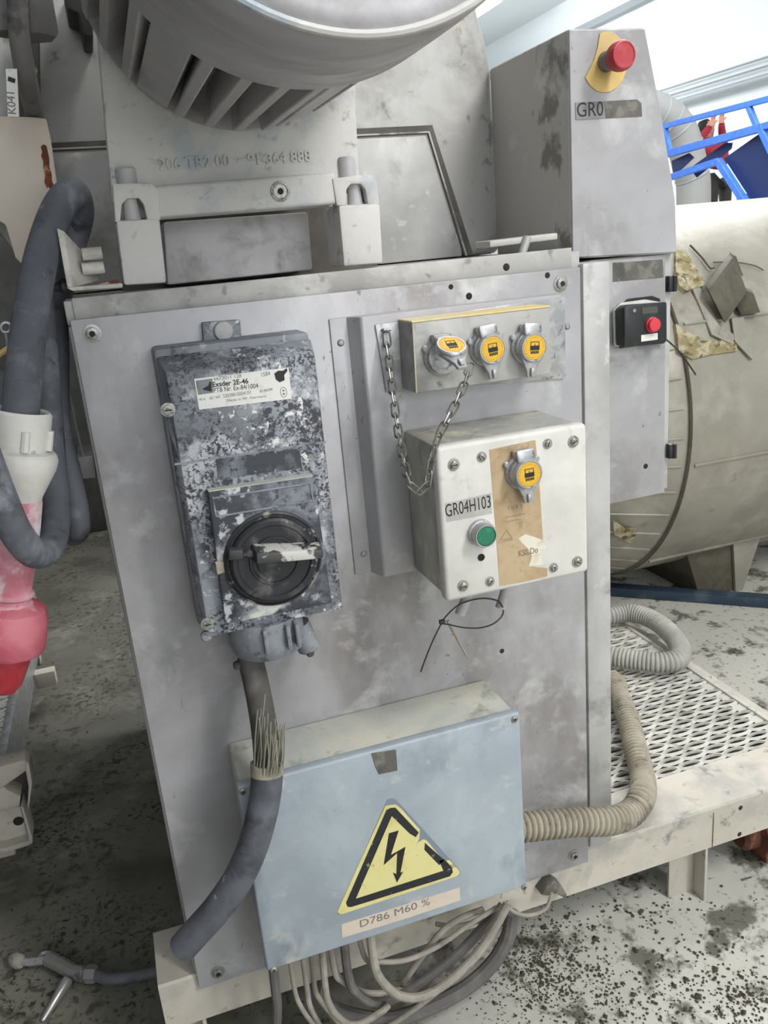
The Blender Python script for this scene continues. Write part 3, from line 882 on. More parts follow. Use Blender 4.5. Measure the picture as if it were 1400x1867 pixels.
b = B(); b.pxprism([(392, 1025), (414, 1023), (418, 1042), (396, 1049)], YP - .003, .004, .001, 1); b.build('lever_stop', M['conduit'], rp)
# gland housing under the box
gx = at(488, 1175, Y=-.048)
b = B()
b.lathe([(.049, 0), (.050, -.012), (.051, -.030), (.050, -.040), (.046, -.050), (.030, -.054), (0, -.054)], Vector((gx.x, -.052, z0 + .006)), (0, 0, 1), 32)
gh = b.build('gland_housing', M['switch_clean'], sw)
b = B()
for dx in (-.012, .018, .03): B().box(gx.x + dx, gx.x + dx + .006, -.108, -.085, z0 - .03, z0 + .004, .002).build('gland_rib', M['switch_clean'], gh)
for (x, y) in ((565, 1190), (432, 1213)):
    p = at(x, y, Y=-.06)
    B().lathe([(.005, -.004), (.0055, .003), (.0035, .006), (0, .006)], p, (0, -1, 0), 10).build('gland_screw', M['machine_dark'], gh)
p = at(548, 1160, Y=-.05)
B().lathe([(.016, -.02), (.016, .02), (.012, .024), (0, .024)], p + Vector((.004, 0, 0)), (.3, 0, -1), 18).build('blank_plug', M['switch_clean'], gh)

# ------------------------------------------------------------------ cut power cable with frayed shield
pth = [((455, 1195), -.050), ((470, 1260), -.075), ((482, 1330), -.118), ((487, 1395), -.142), ((482, 1460), -.148), ((465, 1530), -.146), ((438, 1595), -.138), ((400, 1652), -.126), ((362, 1695), -.112), ((334, 1726), -.10)]
P3 = smooth_path([at(x, y, Y=Y) for (x, y), Y in pth], 8)
pc = thing('power_cable', 'thick cut grey power cable with frayed shield wires hanging from the switch', 'cable', P3[-1])
B().tube(P3[:32], .0195, 16, flat=.8).build('inner_cable', M['rubber_c'], pc)
B().tube(P3[25:], .0205, 20).build('outer_sheath', M['rubber_b'], pc)
k = 25
B().tube([P3[k - 1] + Vector((0, 0, .004)), P3[k + 1]], .0212, 20).build('sheath_collar', M['conduit'], pc)
ax = (P3[22] - P3[27]).normalized()
side = ax.cross(Vector((0, -1, 0))).normalized()
for i in range(26):
    s = (i / 25 - .5) * 2
    bp = P3[25] + side * (.0195 * s * -1) + Vector((0, -.0185 * math.sqrt(max(0, 1 - s * s)) - .002, 0))
    L = .045 + random.random() * .035 + (.03 if s > .55 else 0)
    lean = .006 * math.sin(i * 2.3) + .004 * s
    tip = bp + ax * L + Vector((lean + .004 * random.random(), -.004 - .008 * random.random(), 0))
    mid = (bp + tip) / 2 + Vector((random.uniform(-.003, .003), -.004, 0))
    B().tube(smooth_path([bp, mid, tip], 3), .0009, 5).build('shield_wire', M['wire'], pc)

# ------------------------------------------------------------------ grey junction box
YJ = -.115
jx0, jx1, jz0, jz1 = .0985, .512, .3055, .6165
jb = thing('junction_box', 'wide pale blue grey junction box with yellow lightning triangle', 'junction box', ((jx0 + jx1) / 2, 0, jz0))
B().box(jx0 + .004, jx1 - .004, -.100, -.0005, jz0 + .006, jz1 - .002, .004).build('box_body', M['jbbody'], jb)
B().box(jx0, jx1, YJ, -.099, jz0, jz1, .004, 3).build('lid', M['jb'], jb)
for (x, y) in ((938, 1311), (499, 1768), (443, 1443), (955, 1617)):
    p = at(x, y, Y=YJ)
    s_ = B().lathe([(.0052, 0), (.0052, .0015), (.004, .0024), (0, .0026)], p, (0, -1, 0), 16).build('lid_screw', M['screw'], jb)
    b = B(); b.box(p.x - .003, p.x + .003, p.y - .0030, p.y - .0022, p.z - .0005, p.z + .0005); b.box(p.x - .0005, p.x + .0005, p.y - .0030, p.y - .0022, p.z - .003, p.z + .003)
    b.build('cross_slot', M['dark_hole'], s_)
b = B(); b.pxprism([(677, 1374), (722, 1367), (725, 1405), (691, 1412), (684, 1398)], YJ - .001, .0014, .0004, 1); b.build('scraped_tab', M['label_dark'], jb)
YG = YJ - .0005
sx = lambda u, v: (600 + u / 5.385, 1440 + v / 5.385)
b = B(); b.pxprism([sx(*q) for q in ((85, 1225), (95, 1180), (570, 100), (600, 85), (650, 90), (680, 120), (1285, 790), (1285, 830), (1270, 850))], YG, .0006)
gs = b.build('warning_sign', mat('grey_sign_backing', (128, 138, 152), .6), jb)
b = B(); b.pxprism([sx(*q) for q in ((82, 1195), (95, 1215), (125, 1222), (1255, 850), (1280, 825), (1278, 795), (1180, 690), (1130, 700), (1075, 640), (960, 500), (925, 485), (870, 520), (845, 560), (885, 480), (890, 390), (700, 180), (655, 145), (600, 150), (552, 158))], YG - .0003, .0006)
ys_ = b.build('yellow_face', M['yellow_pale'], gs)
b = B()
for q in ([(165, 1110), (262, 1070), (615, 258), (562, 200)], [(165, 1110), (180, 1148), (215, 1152), (1185, 850), (1122, 795), (262, 1070)],
          [(1122, 795), (1185, 850), (1215, 810), (1205, 760), (1130, 680), (1080, 700)], [(562, 200), (600, 180), (650, 175), (880, 420), (850, 465), (790, 430), (615, 258)],
          [(940, 520), (1085, 650), (1130, 690), (1080, 740), (935, 590)]):
    b.pxprism([sx(*p) for p in q], YG - .0005, .0005)
b.build('black_border', M['ink_worn'], ys_)
b = B(); b.pxprism([sx(*p) for p in ((587, 428), (683, 400), (607, 640), (750, 560), (700, 815), (727, 803), (666, 912), (626, 812), (660, 828), (668, 622), (535, 740))], YG - .0006, .0006)
b.build('lightning_bolt', M['ink'], ys_)
b = B(); b.pxprism([sx(*p) for p in ((120, 1325), (1280, 962), (1288, 1085), (800, 1250), (130, 1455))], YG, .0006); ls = b.build('label_strip', M['label_cream'], jb)
text('D786 M60 %', (657, 1691), (784, 1649), M['ink_grey'], ls, YG, 'lettering', .0002, .0125)
p = at(970, 1500, Y=-.055)
b = B(); b.lathe([(.026, 0), (.026, .006), (.024, .008), (.024, .014), (.022, .018)], Vector((jx1 - .004, -.055, p.z)), (1, 0, 0), 8)
b.build('conduit_fitting', M['plug_white'], jb)
fx = Vector((jx1 + .012, -.055, p.z))


# ------------------------------------------------------------------ ribbed hoses
def ribbed(path, r, pitch, amp, seg=20):
    pp = resample(path, pitch / 6)
    b = B()
    n = len(pp)
    prof_ = (-1, -.15, .32, .42, .32, -.15)
    b.tube(pp, lambda s: r + amp * prof_[int(round(s * (n - 1))) % 6], seg)
    return b


path = [fx] + [at(1050, 1499, Y=-.055), at(1110, 1497, Y=-.052), at(1150, 1482, Y=-.03), at(1170, 1452, Y=.0)] + [at(x, y, Z=.252) for x, y in ((1172, 1420), (1160, 1370), (1146, 1315), (1128, 1268), (1110, 1238))]
q_ = path[-1]
path += [Vector((q_.x - .12, q_.y + .06, .252)), Vector((.738, q_.y + .07, .252))]
b = ribbed(smooth_path(path, 10), .0225, .0105, .0042)
tag(b.build('conduit_hose', M['conduit'], None, angle=80), 'thick beige ribbed conduit leaving the junction box toward the platform', 'conduit')
path = [at(x, y, Z=.256) for x, y in ((1085, 1126), (1110, 1123), (1150, 1118), (1190, 1130), (1222, 1155), (1240, 1182), (1236, 1202), (1205, 1208), (1160, 1204), (1110, 1196), (1085, 1191))]
path = [Vector((.738, path[0].y + .06, .256)), path[0] + Vector((-.15, .04, 0))] + path + [path[-1] + Vector((-.15, .02, 0)), Vector((.738, path[-1].y + .02, .256))]
b = ribbed(smooth_path(path, 10), .0245, .0095, .0030)
tag(b.build('grey_hose', M['hose_grey'], None, angle=80), 'loop of grey ribbed hose lying on the perforated platform', 'hose')
# ------------------------------------------------------------------ skid platform
ZB = .221
sp = thing('skid_platform', 'dusty cream steel skid platform with perforated grating under the cabinet', 'platform', (.8, .4, 0))
prof = [(.0095, .131), (.0095, ZB - .004), (.0125, ZB), (.125, ZB), (.125, ZB - .008), (.0175, ZB - .008), (.0175, .139), (.06, .139), (.06, .131)]
b = B(); b.loft([(-.060, y, z) for y, z in prof], [(1.9, y, z) for y, z in prof]); b.build('front_beam', M['beam'], sp)
b = B(); b.box(-.060, -.054, .0175, .125, .131, ZB - .0085, .001); b.build('end_plate', M['beam'], sp)
b = B(); b.box(1.262, 1.30, .126, 1.1, .16, ZB - .012, .002); b.build('cross_beam', M['beam'], sp)
b = B(); b.box(.0, 1.30, 1.02, 1.1, .14, ZB - .006, .002); b.build('rear_beam', M['beam'], sp)
for (x, y) in ((1350, 1473), (1348, 1521), (1340, 1410)):
    p = at(x, y, Y=.0095)
    if p.z < .215: B().lathe([(.0, .0006), (.004, .0006), (.005, 0)], p, (0, -1, 0), 12).build('bolt_hole', M['dark_hole'], sp)
p = at(1300, 1500, Y=.0095)
b = B(); b.box(p.x - .001, p.x + .001, .0085, .011, .132, ZB - .012); b.build('splice_seam', M['label_dark'], sp)
for (xa, xb) in ((.9, .962), (-.05, -.0)):
    b = B()
    b.box(xa, xb, .05, .056, 0, .14, .001)
    b.box(xb - .006, xb, .016, .056, 0.0, .14, .001)
    b.build('leg', M['beam'], sp)
p = at(1010, 1612, Y=.0)
b = B()
b.pxprism([(986, 1632), (1000, 1614), (1012, 1607), (1025, 1616), (1034, 1632), (1033, 1640), (1014, 1630), (998, 1634)], -.014, .024, .002)
b.build('cable_lug', M['label_dark'], sp)


def grating(x0, x1, y0, y1, z, px_, py_, thick=.002):
    b = B()
    bm = b.bm
    ny = int((y1 - y0) / py_)
    nx = int((x1 - x0) / px_)
    cx, cy = (x1 - x0) / nx, (y1 - y0) / ny
    for j in range(ny):
        off = (j % 2) * cx / 2
        ya, yb = y0 + j * cy, y0 + (j + 1) * cy
        ym = (ya + yb) / 2
        for i in range(nx + (1 if off else 0)):
            xa = max(x0, x0 + i * cx - off)
            xb = min(x1, x0 + (i + 1) * cx - off)
            if xb - xa < cx * .8:
                bm.faces.new([bm.verts.new(v) for v in ((xa, ya, z), (xb, ya, z), (xb, yb, z), (xa, yb, z))])
                continue
            xm = (xa + xb) / 2
            ro, ri, rd = [], [], []
            for k in range(12):
                t = 2 * PI * k / 12
                c, s = math.cos(t), math.sin(t)
                ly = s * abs(s) ** .3
                m = max(abs(c), abs(s))
                ro.append(bm.verts.new((xm + c / m * (xb - xa) / 2, ym + s / m * cy / 2, z)))
                ri.append(bm.verts.new((xm + c * cx * .42, ym + ly * cy * .31, z + .004 * (.35 + .65 * abs(s)))))
                rd.append(bm.verts.new((xm + c * cx * .38, ym + ly * cy * .28, z - .0025)))
            for k in range(12):
                k2 = (k + 1) % 12
                bm.faces.new((ro[k], ro[k2], ri[k2], ri[k]))
                bm.faces.new((ri[k], ri[k2], rd[k2], rd[k]))
    return b


tag(grating(.66, 1.262, .128, 1.02, ZB - .004, .0520, .0262).build('grating_plate', M['grating'], sp, smooth=False), kind='stuff')
b = B(); b.box(.66, 1.262, .14, 1.0, ZB - .05, ZB - .045); b.build('under_grating_shade', M['machine_dark'], sp)  # dark sheet stands in for the shade beneath the grating holes
b = B(); b.box(1.258, 1.268, .128, 1.02, ZB - .012, ZB + .001, .001); b.build('grating_edge', M['grating'], sp)

# ------------------------------------------------------------------ cables under the junction box
zc = lambda x, y: (400 + x / 2.333, 1200 + y / 2.333)
runs = [
    ([(236, 1345), (240, 1420), (246, 1500), (238, 1600), (232, 1700)], .0075, 'cable_dark', -.07, 'dark grey cable hanging straight down at the left end of the junction box'),
    ([(306, 1325), (318, 1400), (345, 1480), (400, 1560), (480, 1650)], .0038, 'cable', -.065, 'thin grey cable second from the left under the junction box'),
    ([(362, 1310), (372, 1400), (385, 1480), (425, 1560), (480, 1660)], .0045, 'cable', -.052, 'grey cable third from the left under the junction box'),
    ([(400, 1300), (402, 1380), (425, 1450), (480, 1520), (560, 1620)], .0042, 'cable', -.040, 'grey cable fourth from the left under the junction box'),
    ([(447, 1280), (448, 1380), (466, 1470), (510, 1530), (580, 1560), (680, 1510), (720, 1475)], .0055, 'cable', -.075, 'grey cable dipping and curving back up at the bottom of the bundle'),
    ([(540, 1255), (546, 1340), (580, 1420), (660, 1468), (760, 1440), (900, 1350), (1040, 1235), (1140, 1130), (1205, 1050)], .0075, 'cable_dark', -.05, 'thick dark grey cable sweeping right below the junction box'),
    ([(648, 1215), (658, 1300), (700, 1385), (780, 1440), (880, 1432), (1000, 1355), (1110, 1240), (1180, 1130), (1225, 1045)], .0072, 'cable', -.08, 'thick pale grey cable, frontmost loop of the bundle'),
    ([(590, 1235), (620, 1275), (690, 1292), (800, 1282), (930, 1225), (1060, 1135), (1180, 1060)], .0042, 'cable', -.06, 'thin pale cable, topmost loop of the bundle'),
    ([(480, 1275), (490, 1320), (530, 1375), (620, 1425), (740, 1420), (860, 1375), (980, 1285), (1090, 1170), (1170, 1080)], .0060, 'cable', -.035, 'mid grey cable behind the frontmost loop of the bundle'),
    ([(405, 1420), (480, 1490), (600, 1530), (740, 1535), (900, 1480), (1050, 1400), (1160, 1300), (1225, 1190), (1245, 1080)], .013, 'cable_dark', -.015, 'thickest dark hose looping lowest behind the grey cables'),
    ([(780, 1385), (830, 1310), (890, 1230), (960, 1150), (1040, 1100), (1120, 1070)], .0055, 'cable', -.045, 'short grey cable rising steeply through the middle of the bundle'),
    ([(660, 1600), (760, 1540), (900, 1440), (1030, 1330), (1130, 1210), (1190, 1110), (1215, 1050)], .0045, 'cable', -.044, 'grey cable leaving the frame at the bottom of the bundle'),
    ([(920, 1130), (1000, 1140), (1080, 1125), (1150, 1100), (1200, 1065)], .004, 'cable', -.03, 'short thin cable lying flat just below the junction box edge'),
    ([(1222, 1035), (1240, 1070), (1290, 1092), (1345, 1088), (1390, 1062), (1410, 1015), (1412, 1000)], .0034, 'cable', -.03, 'thin pale cable curling right to the lug on the beam'),
]
for i, (pp, r, m, Y, lab) in enumerate(runs):
    n = len(pp)
    path = []
    for k, (x, y) in enumerate(pp):
        f = k / (n - 1)
        yy = Y - .012 * math.sin(PI * f)
        if k == 0: yy = Y
        p = at(*zc(x, y), Y=yy)
        p.z = max(p.z, r + .002)
        path.append(p)
    if i in (5, 6, 7, 8): path[0] = Vector((path[0].x, path[0].y, .304))
    if i < 5: path[0] = Vector((path[0].x, path[0].y, .305))
    b = B(); b.tube(smooth_path(path, 8), r, 10)
    tag(b.build('cable', M[m]), lab, 'cable', 'cables hanging under the junction box')
p = at(452, 1773, Y=-.07)
# ------------------------------------------------------------------ emergency stop enclosure
YE = .05
es = thing('emergency_stop_box', 'tall tapered grey steel enclosure with red mushroom stop button', 'enclosure', (.8, .17, 1.233))
pts = [at(x, y, Y=YE) for x, y in ((1035, 52), (1175, 50), (1205, 205), (1231, 365), (1234, 462), (1042, 472))]
pts[0].x = pts[5].x = .707
b = B(); b.loft(pts, [Vector((p.x, .3, p.z)) for p in pts], .004, 3); b.build('enclosure_body', M['steel_side'], es)
b = B(); b.loft([p + (Vector((.79, YE, 1.38)) - p) * .012 + Vector((0, -.0015, 0)) for p in pts], [p + (Vector((.79, YE, 1.38)) - p) * .012 + Vector((0, .004, 0)) for p in pts], .001, 1); b.build('front_face', M['panel'], es)
zz = lambda x, y: (1040 + x / 7, 50 + y / 7)
YEf = YE - .002
b = B(); b.pxprism([zz(*q) for q in ((375, 80), (430, 58), (500, 58), (580, 85), (640, 140), (690, 230), (716, 340), (722, 460), (705, 580), (660, 690), (590, 770), (510, 820), (430, 832), (340, 812), (250, 740), (190, 640), (300, 420), (350, 250))], YEf - .0015, .002, .0004, 1)
b.build('yellow_plate', M['yellow_plate'], es)
p = at(*zz(445, 445), Y=YEf)
sb_ = B().lathe([(.0135, 0), (.0135, .008), (.0125, .009), (.0125, .012), (.0135, .013), (.0135, .020), (.012, .021), (0, .021)], p, (0, -1, 0), 28).build('button_collar', M['gland'], es)
B().lathe([(.0115, .018), (.0135, .022), (.0185, .030), (.0195, .036), (.019, .043), (.0172, .0465), (.0155, .047), (.0145, .0462), (.0, .0455)], p, (0, -1, 0), 36).build('mushroom_button', M['red_cap'], es)
b = B(); b.pxprism([zz(60, 958), zz(425, 942), zz(450, 1160), zz(70, 1180)], YEf - .0004, .0006); l1 = b.build('label_piece', M['label_grey'], es)
M['label_mid'] = mat('worn_grey_tape', (134, 134, 134), .6, 0, [((116, 116, 114), 60, .55, .06)])
l1.data.materials[0] = M['label_mid']
b = B(); b.pxprism([zz(428, 942), zz(845, 918), zz(905, 965), zz(915, 1135), zz(450, 1160)], YEf - .0003, .0005); b.build('label_backing', M['label_dark'], es)
text('GR0', zz(85, 1145), zz(418, 1125), M['ink'], l1, YEf - .0004, 'lettering', .0002, .0185)

# ------------------------------------------------------------------ side cabinet with stop station
YD = .056
sd = thing('side_cabinet', 'narrow grey steel cabinet door below the tall stop enclosure', 'cabinet', (.81, .2, .845))
b = B(); b.box(.745, .8895, .062, .32, .848, 1.2305, .002); b.build('cabinet_body', M['steel'], sd)
b = B(); b.loft([(.7445, YD, .842), (.8795, YD, .8435), (.8745, YD, 1.2285), (.7445, YD, 1.2285)], [(.7445, YD + .006, .842), (.8795, YD + .006, .8435), (.8745, YD + .006, 1.2285), (.7445, YD + .006, 1.2285)], .0015, 2)
b.build('cabinet_door', M['panel'], sd)
for y in (517, 822):
    p = at(1227, y, Y=.055)
    b = B(); b.box(p.x - .009, p.x + .003, .052, .064, p.z - .012, p.z + .012, .001); b.cyl(p + Vector((.001, -.002, -.012)), p + Vector((.001, -.002, .012)), .004, None, 10)
    b.build('hinge', M['black'], sd)
b = B(); b.pxprism([(1117, 479), (1208, 473), (1210, 506), (1117, 514)], YD - .0004, .0006); b.build('scraped_label', M['label_dark'], sd)
p = at(1177, 850, Y=YD)
B().lathe([(.0, .0006), (.0035, .0006), (.0045, 0)], p, (0, -1, 0), 12).build('door_hole', M['dark_hole'], sd)
c = at(1165, 590, Y=YD)
ss = thing('stop_station', 'small black push button station with red button on the side cabinet door', 'button station', (c.x, YD, c.z))
cx_, cz_ = c.x, c.z
b = B()
b.prism([(cx_ - .036, YD - .004, cz_ - .034), (cx_ + .036, YD - .004, cz_ - .034), (cx_ + .036, YD - .004, cz_ + .034), (cx_ + .022, YD - .004, cz_ + .040), (cx_ - .022, YD - .004, cz_ + .040), (cx_ - .036, YD - .004, cz_ + .030)], (0, .004, 0), .001, 1)
b.build('gasket', M['black'], ss)
out = [(1131, 575), (1145, 556), (1170, 549), (1213, 548), (1214, 628), (1134, 634)]
b = B(); b.pxprism([(1119, 566), (1133, 552), (1178, 546), (1213, 552), (1212, 628), (1121, 632)], YD - .008, .005, .002, 2); b.build('base_frame', M['plug_white'], ss)
b = B(); b.loft([at(x, y, Y=YD - .038) for x, y in ((1138, 560), (1147, 556), (1216, 550), (1216, 620), (1212, 627), (1138, 634))],
                [at(x, y, Y=YD - .008) for x, y in ((1120, 564), (1130, 556), (1207, 552), (1209, 618), (1207, 623), (1122, 630))], .003, 2); b.build('housing', M['black'], ss)
YB_ = YD - .038
p = at(1188, 592, Y=YB_)
B().lathe([(.0115, 0), (.0115, .003), (.0102, .004), (.0102, .008), (.009, .0095), (0, .010)], p, (0, -1, 0), 24).build('red_button', M['red_btn'], ss)
b = B(); b.pxprism([(1169, 611), (1199, 607), (1199, 619), (1169, 623)], YB_ - .0004, .0008); b.build('white_label', M['plate'], ss)
b = B(); b.pxprism([(1170, 561), (1198, 558), (1199, 570), (1171, 573)], YB_ - .0006, .001); b.build('label_holder', M['machine_dark'], ss)
p = at(1156, 566, Y=YB_)
B().lathe([(.003, 0), (.003, .001), (0, .001)], p, (0, -1, 0), 10).build('cover_screw', M['screw'], ss)
b = B(); b.tube(smooth_path([at(1208, 614, Y=.02), at(1225, 628, Y=.03), at(1242, 645, Y=.05), at(1256, 665, Y=.05), at(1268, 683, Y=.06)], 5), .0014, 6)
tag(b.build('control_wire', M['black']), 'thin black wire sticking out right of the black push button station', 'wire')

# ------------------------------------------------------------------ tank
TY, TZ, TR = 1.55, .69, .635
tk = thing('storage_tank', 'large dull beige horizontal cylindrical tank behind the side cabinet', 'tank', (2.3, TY, .05))
TX = 1.6
B().lathe([(TR, 0), (TR, 2.6), (TR * .9, 2.75), (0, 2.8)], (TX, TY, TZ), (1, 0, 0), 96).build('tank_shell', M['tank'], tk)
B().lathe([(TR * .30, -.50), (TR * .62, -.40), (TR * .90, -.20), (TR * .985, -.02), (TR * .985, .02)], (TX, TY, TZ), (1, 0, 0), 96).build('end_cap', M['tank'], tk)
B().lathe([(TR + .0005, -.004), (TR + .004, 0), (TR + .0005, .004)], (TX, TY, TZ), (1, 0, 0), 96, caps=False).build('end_rim', M['tank_dark'], tk)
for k in range(15):
    a = math.radians(128 + k * 8)      # angle from +Z toward -Y
    d = lambda r, x: Vector((TX + x, TY - r * math.sin(a - math.radians(60)), TZ + r * math.cos(a - math.radians(60))))
    b = B(); b.tube([d(TR * .987, -.02), d(TR * .905, -.20), d(TR * .63, -.40), d(TR * .34, -.49)], .0035, 6)
    b.build('cap_seam', M['tank'], tk)
for ang in (62, 100, 140):
    a = math.radians(ang)
    yy, zz_ = TY - (TR + .001) * math.sin(a), TZ + (TR + .001) * math.cos(a)
    b = B(); b.tube([(TX + .02, yy, zz_), (TX + 2.5, yy, zz_)], .005, 6); b.build('shell_seam', M['tank'], tk)


def tang(ang, x, out=0.0):
    a = math.radians(ang)
    return Vector((x, TY - (TR + out) * math.sin(a), TZ + (TR + out) * math.cos(a)))


# upright bracket on the shell, torn cladding, legs
def onTank(px, py, out=0.004):
    d = (RX * (px - W_ / 2) + RD * (py - H_ / 2) + RF * F_)
    o = CAM - Vector((0, TY, TZ))
    r = TR + out
    a = d.y ** 2 + d.z ** 2
    b_ = 2 * (o.y * d.y + o.z * d.z)
    c_ = o.y ** 2 + o.z ** 2 - r * r
    disc = max(0, b_ * b_ - 4 * a * c_)
    return CAM + d * ((-b_ - math.sqrt(disc)) / (2 * a))


def patch(pix, name, m, out, th=.006, jitter=.0):
    f = [onTank(x, y, out) for x, y in pix]
    n = sum(((p - Vector((p.x, TY, TZ))).normalized() for p in f), Vector()).normalized()
    b = B(); b.loft(f, [p - n * th * 1.5 for p in f], 0)
    return b.build(name, m, tk, smooth=False)


patch([(1232, 455), (1250, 456), (1270, 490), (1285, 512), (1282, 521), (1262, 526), (1246, 512), (1232, 490)], 'torn_insulation', M['insul'], .012, .012)
patch([(1232, 490), (1246, 512), (1262, 526), (1252, 530), (1238, 520)], 'torn_insulation', M['insul'], .016, .012)
patch([(1232, 590), (1262, 610), (1300, 622), (1342, 612), (1344, 640), (1300, 646), (1262, 655), (1238, 640)], 'torn_insulation', M['insul'], .006, .01)
patch([(1262, 525), (1275, 522), (1310, 590), (1345, 615), (1330, 625), (1298, 610)], 'cladding_flap', M['tank'], .010, .004)
q0 = [(1290, 530), (1338, 466), (1366, 535), (1320, 590)]
f = [onTank(x, y, .03) for x, y in ((1290, 530), (1320, 592), (1322, 560), (1296, 520))]
def outp(px, py, out): return onTank(px, py, out)
b = B()
fr = [outp(1291, 528, .05), outp(1338, 467, .07), outp(1362, 532, .06), outp(1322, 590, .03)]
b.loft(fr, [p + Vector((.015, .035, .01)) for p in fr], .002); b.build('bracket_plate', M['tank_dark'], tk)
fr = [outp(1338, 552, .02), outp(1364, 531, .06), outp(1374, 535, .06), outp(1386, 570, .03), outp(1352, 575, .02)]
b = B(); b.loft(fr, [p + Vector((.015, .03, .01)) for p in fr], .002); b.build('bracket_foot', M['tank_dark'], tk)
fr = [outp(1336, 466, .07), outp(1342, 467, .07), outp(1355, 503, .05), outp(1350, 503, .05)]
b = B(); b.loft(fr, [p + Vector((.015, .035, .01)) for p in fr], .001); b.build('bracket_ear', M['tank_dark'], tk)
patch([(1334, 580), (1356, 578), (1372, 640), (1372, 656), (1340, 622)], 'bracket_pad', M['tank'], .012, .004)
b = B(); b.tube(smooth_path([onTank(1258, 447, .01), onTank(1280, 470, .01), onTank(1294, 488, .012), onTank(1302, 488, .012)], 4), .003, 6); b.build('bent_rod', M['tank_dark'], tk)
b = B(); b.tube(smooth_path([onTank(1300, 478, .006), onTank(1340, 478, .006), onTank(1375, 484, .006), onTank(1392, 493, .006)], 4), .0018, 6); b.build('loose_wire', M['tank_dark'], tk)
patch([(1118, 950), (1140, 965), (1160, 965), (1162, 985), (1150, 992), (1120, 975)], 'hanging_tape', M['insul'], -.03, .004)
# saddle leg
g0_ = at(1300, 1048, Z=0.0)
b = B(); b.loft([Vector((1.86, 1.18, .0)), Vector((2.02, 1.18, .0)), Vector((2.10, 1.18, .24)), Vector((1.78, 1.18, .24))], [Vector((1.86, 1.9, .0)), Vector((2.02, 1.9, .0)), Vector((2.10, 1.9, .24)), Vector((1.78, 1.9, .24))], .004); b.build('saddle_leg', M['tank_dark'], tk)
b = B(); b.loft([Vector((2.0, 1.165, .0)), Vector((2.03, 1.165, .0)), Vector((2.10, 1.165, .20)), Vector((1.98, 1.165, .20))], [Vector((2.0, 1.18, .0)), Vector((2.03, 1.18, .0)), Vector((2.10, 1.18, .20)), Vector((1.98, 1.18, .20))], .002); b.build('saddle_gusset', M['tank'], tk)
b = B(); b.box(3.6, 3.75, 1.2, 1.9, 0, .3, .004); b.build('saddle_leg', M['tank_dark'], tk)
s0_, s1_ = at(1090, 1086, Z=.0), at(1560, 1122, Z=.0)
dv = (s1_ - s0_).normalized()
nv = Vector((-dv.y, dv.x, 0))
b = B(); b.loft([s0_, s1_, s1_ + Vector((0, 0, .035)), s0_ + Vector((0, 0, .035))], [s0_ + nv * .05, s1_ + nv * .05, s1_ + nv * .05 + Vector((0, 0, .035)), s0_ + nv * .05 + Vector((0, 0, .035))], .004)
tag(b.build('floor_beam', M['skid_blue']), 'dark blue steel beam lying on the floor in front of the tank', 'beam')

# ------------------------------------------------------------------ blue frame, duct and worker behind the tank
XB = 4.9
bf = thing('blue_frame', 'bright blue tubular steel frame with navy panels behind the tank', 'frame', (XB, 3.8, 0))
bz = lambda x, y: at(1150 + x / 5.6, 100 + y / 5.6, X=XB)


def bar(name, a, c, t, m='blue', dx=0):
    b = B()
    p, q_ = bz(*a) + Vector((dx, 0, 0)), bz(*c) + Vector((dx, 0, 0))
    d = (q_ - p).normalized()
    n = Vector((1, 0, 0)).cross(d).normalized() * t / 2
    x = Vector((t / 2, 0, 0))
    b.loft([p - n - x, p + n - x, p + n + x, p - n + x], [q_ - n - x, q_ + n - x, q_ + n + x, q_ - n + x], .002, 1)
    return b.build(name, M[m], bf)


bar('top_rail', (320, 735), (1500, 425), 0.0406)
bar('lower_rail', (365, 1015), (1330, 745), 0.0575)
bar('lower_rail', (1310, 745), (1500, 690), 0.0473)
bar('upright', (345, 735), (400, 980), 0.0372)
bar('upright', (1205, 530), (1300, 760), 0.0372)
bar('brace', (1330, 740), (1480, 1060), 0.0507)
bar('brace', (410, 1250), (900, 1085), 0.0507)
bar('brace', (890, 1080), (1230, 1600), 0.0507)
for pl_, dx in (([(385, 1085), (560, 1005), (612, 1050), (405, 1245)], .03), ([(570, 1160), (930, 900), (1000, 900), (990, 960), (640, 1255)], .03), ([(920, 1060), (1330, 770), (1480, 1060), (1480, 1525), (1220, 1525)], .03)):
    b = B(); f = [bz(*q_) + Vector((dx, 0, 0)) for q_ in pl_]
    b.loft(f, [p + Vector((.008, 0, 0)) for p in f]); b.build('panel', M['blue_panel'], bf)
for y in (2.9, 4.6):
    b = B(); b.box(XB + .4, XB + .46, y, y + .06, 0, 1.42, .002); b.build('frame_leg', M['blue'], bf)
    b = B(); b.box(XB - .02, XB + .46, y, y + .06, 1.36, 1.42, .002); b.build('frame_tie', M['blue'], bf)

YU = 6.4
dpx = lambda x, y: at(1150 + x / 5.6, 100 + y / 5.6, Y=YU)
dc = thing('ventilation_duct', 'pale grey round ventilation duct elbow behind the blue frame', 'duct', (dpx(620, 1500).x, YU, 0))
p0 = dpx(640, 1600); p0.z = .0
pathd = [p0, dpx(640, 1500), dpx(610, 1180), dpx(520, 830), dpx(400, 660), dpx(230, 560), dpx(60, 520)]
pp = smooth_path(pathd, 6)
R_ = .165
b = B(); b.tube(pp, R_, 28); b.build('duct_pipe', M['duct'], dc)
for i in (10, 16, 20, 24, 28):
    b = B(); b.tube([pp[i], pp[i] + (pp[i + 1] - pp[i]).normalized() * .014], R_ + .006, 28); b.build('duct_band', M['pipe'], dc)

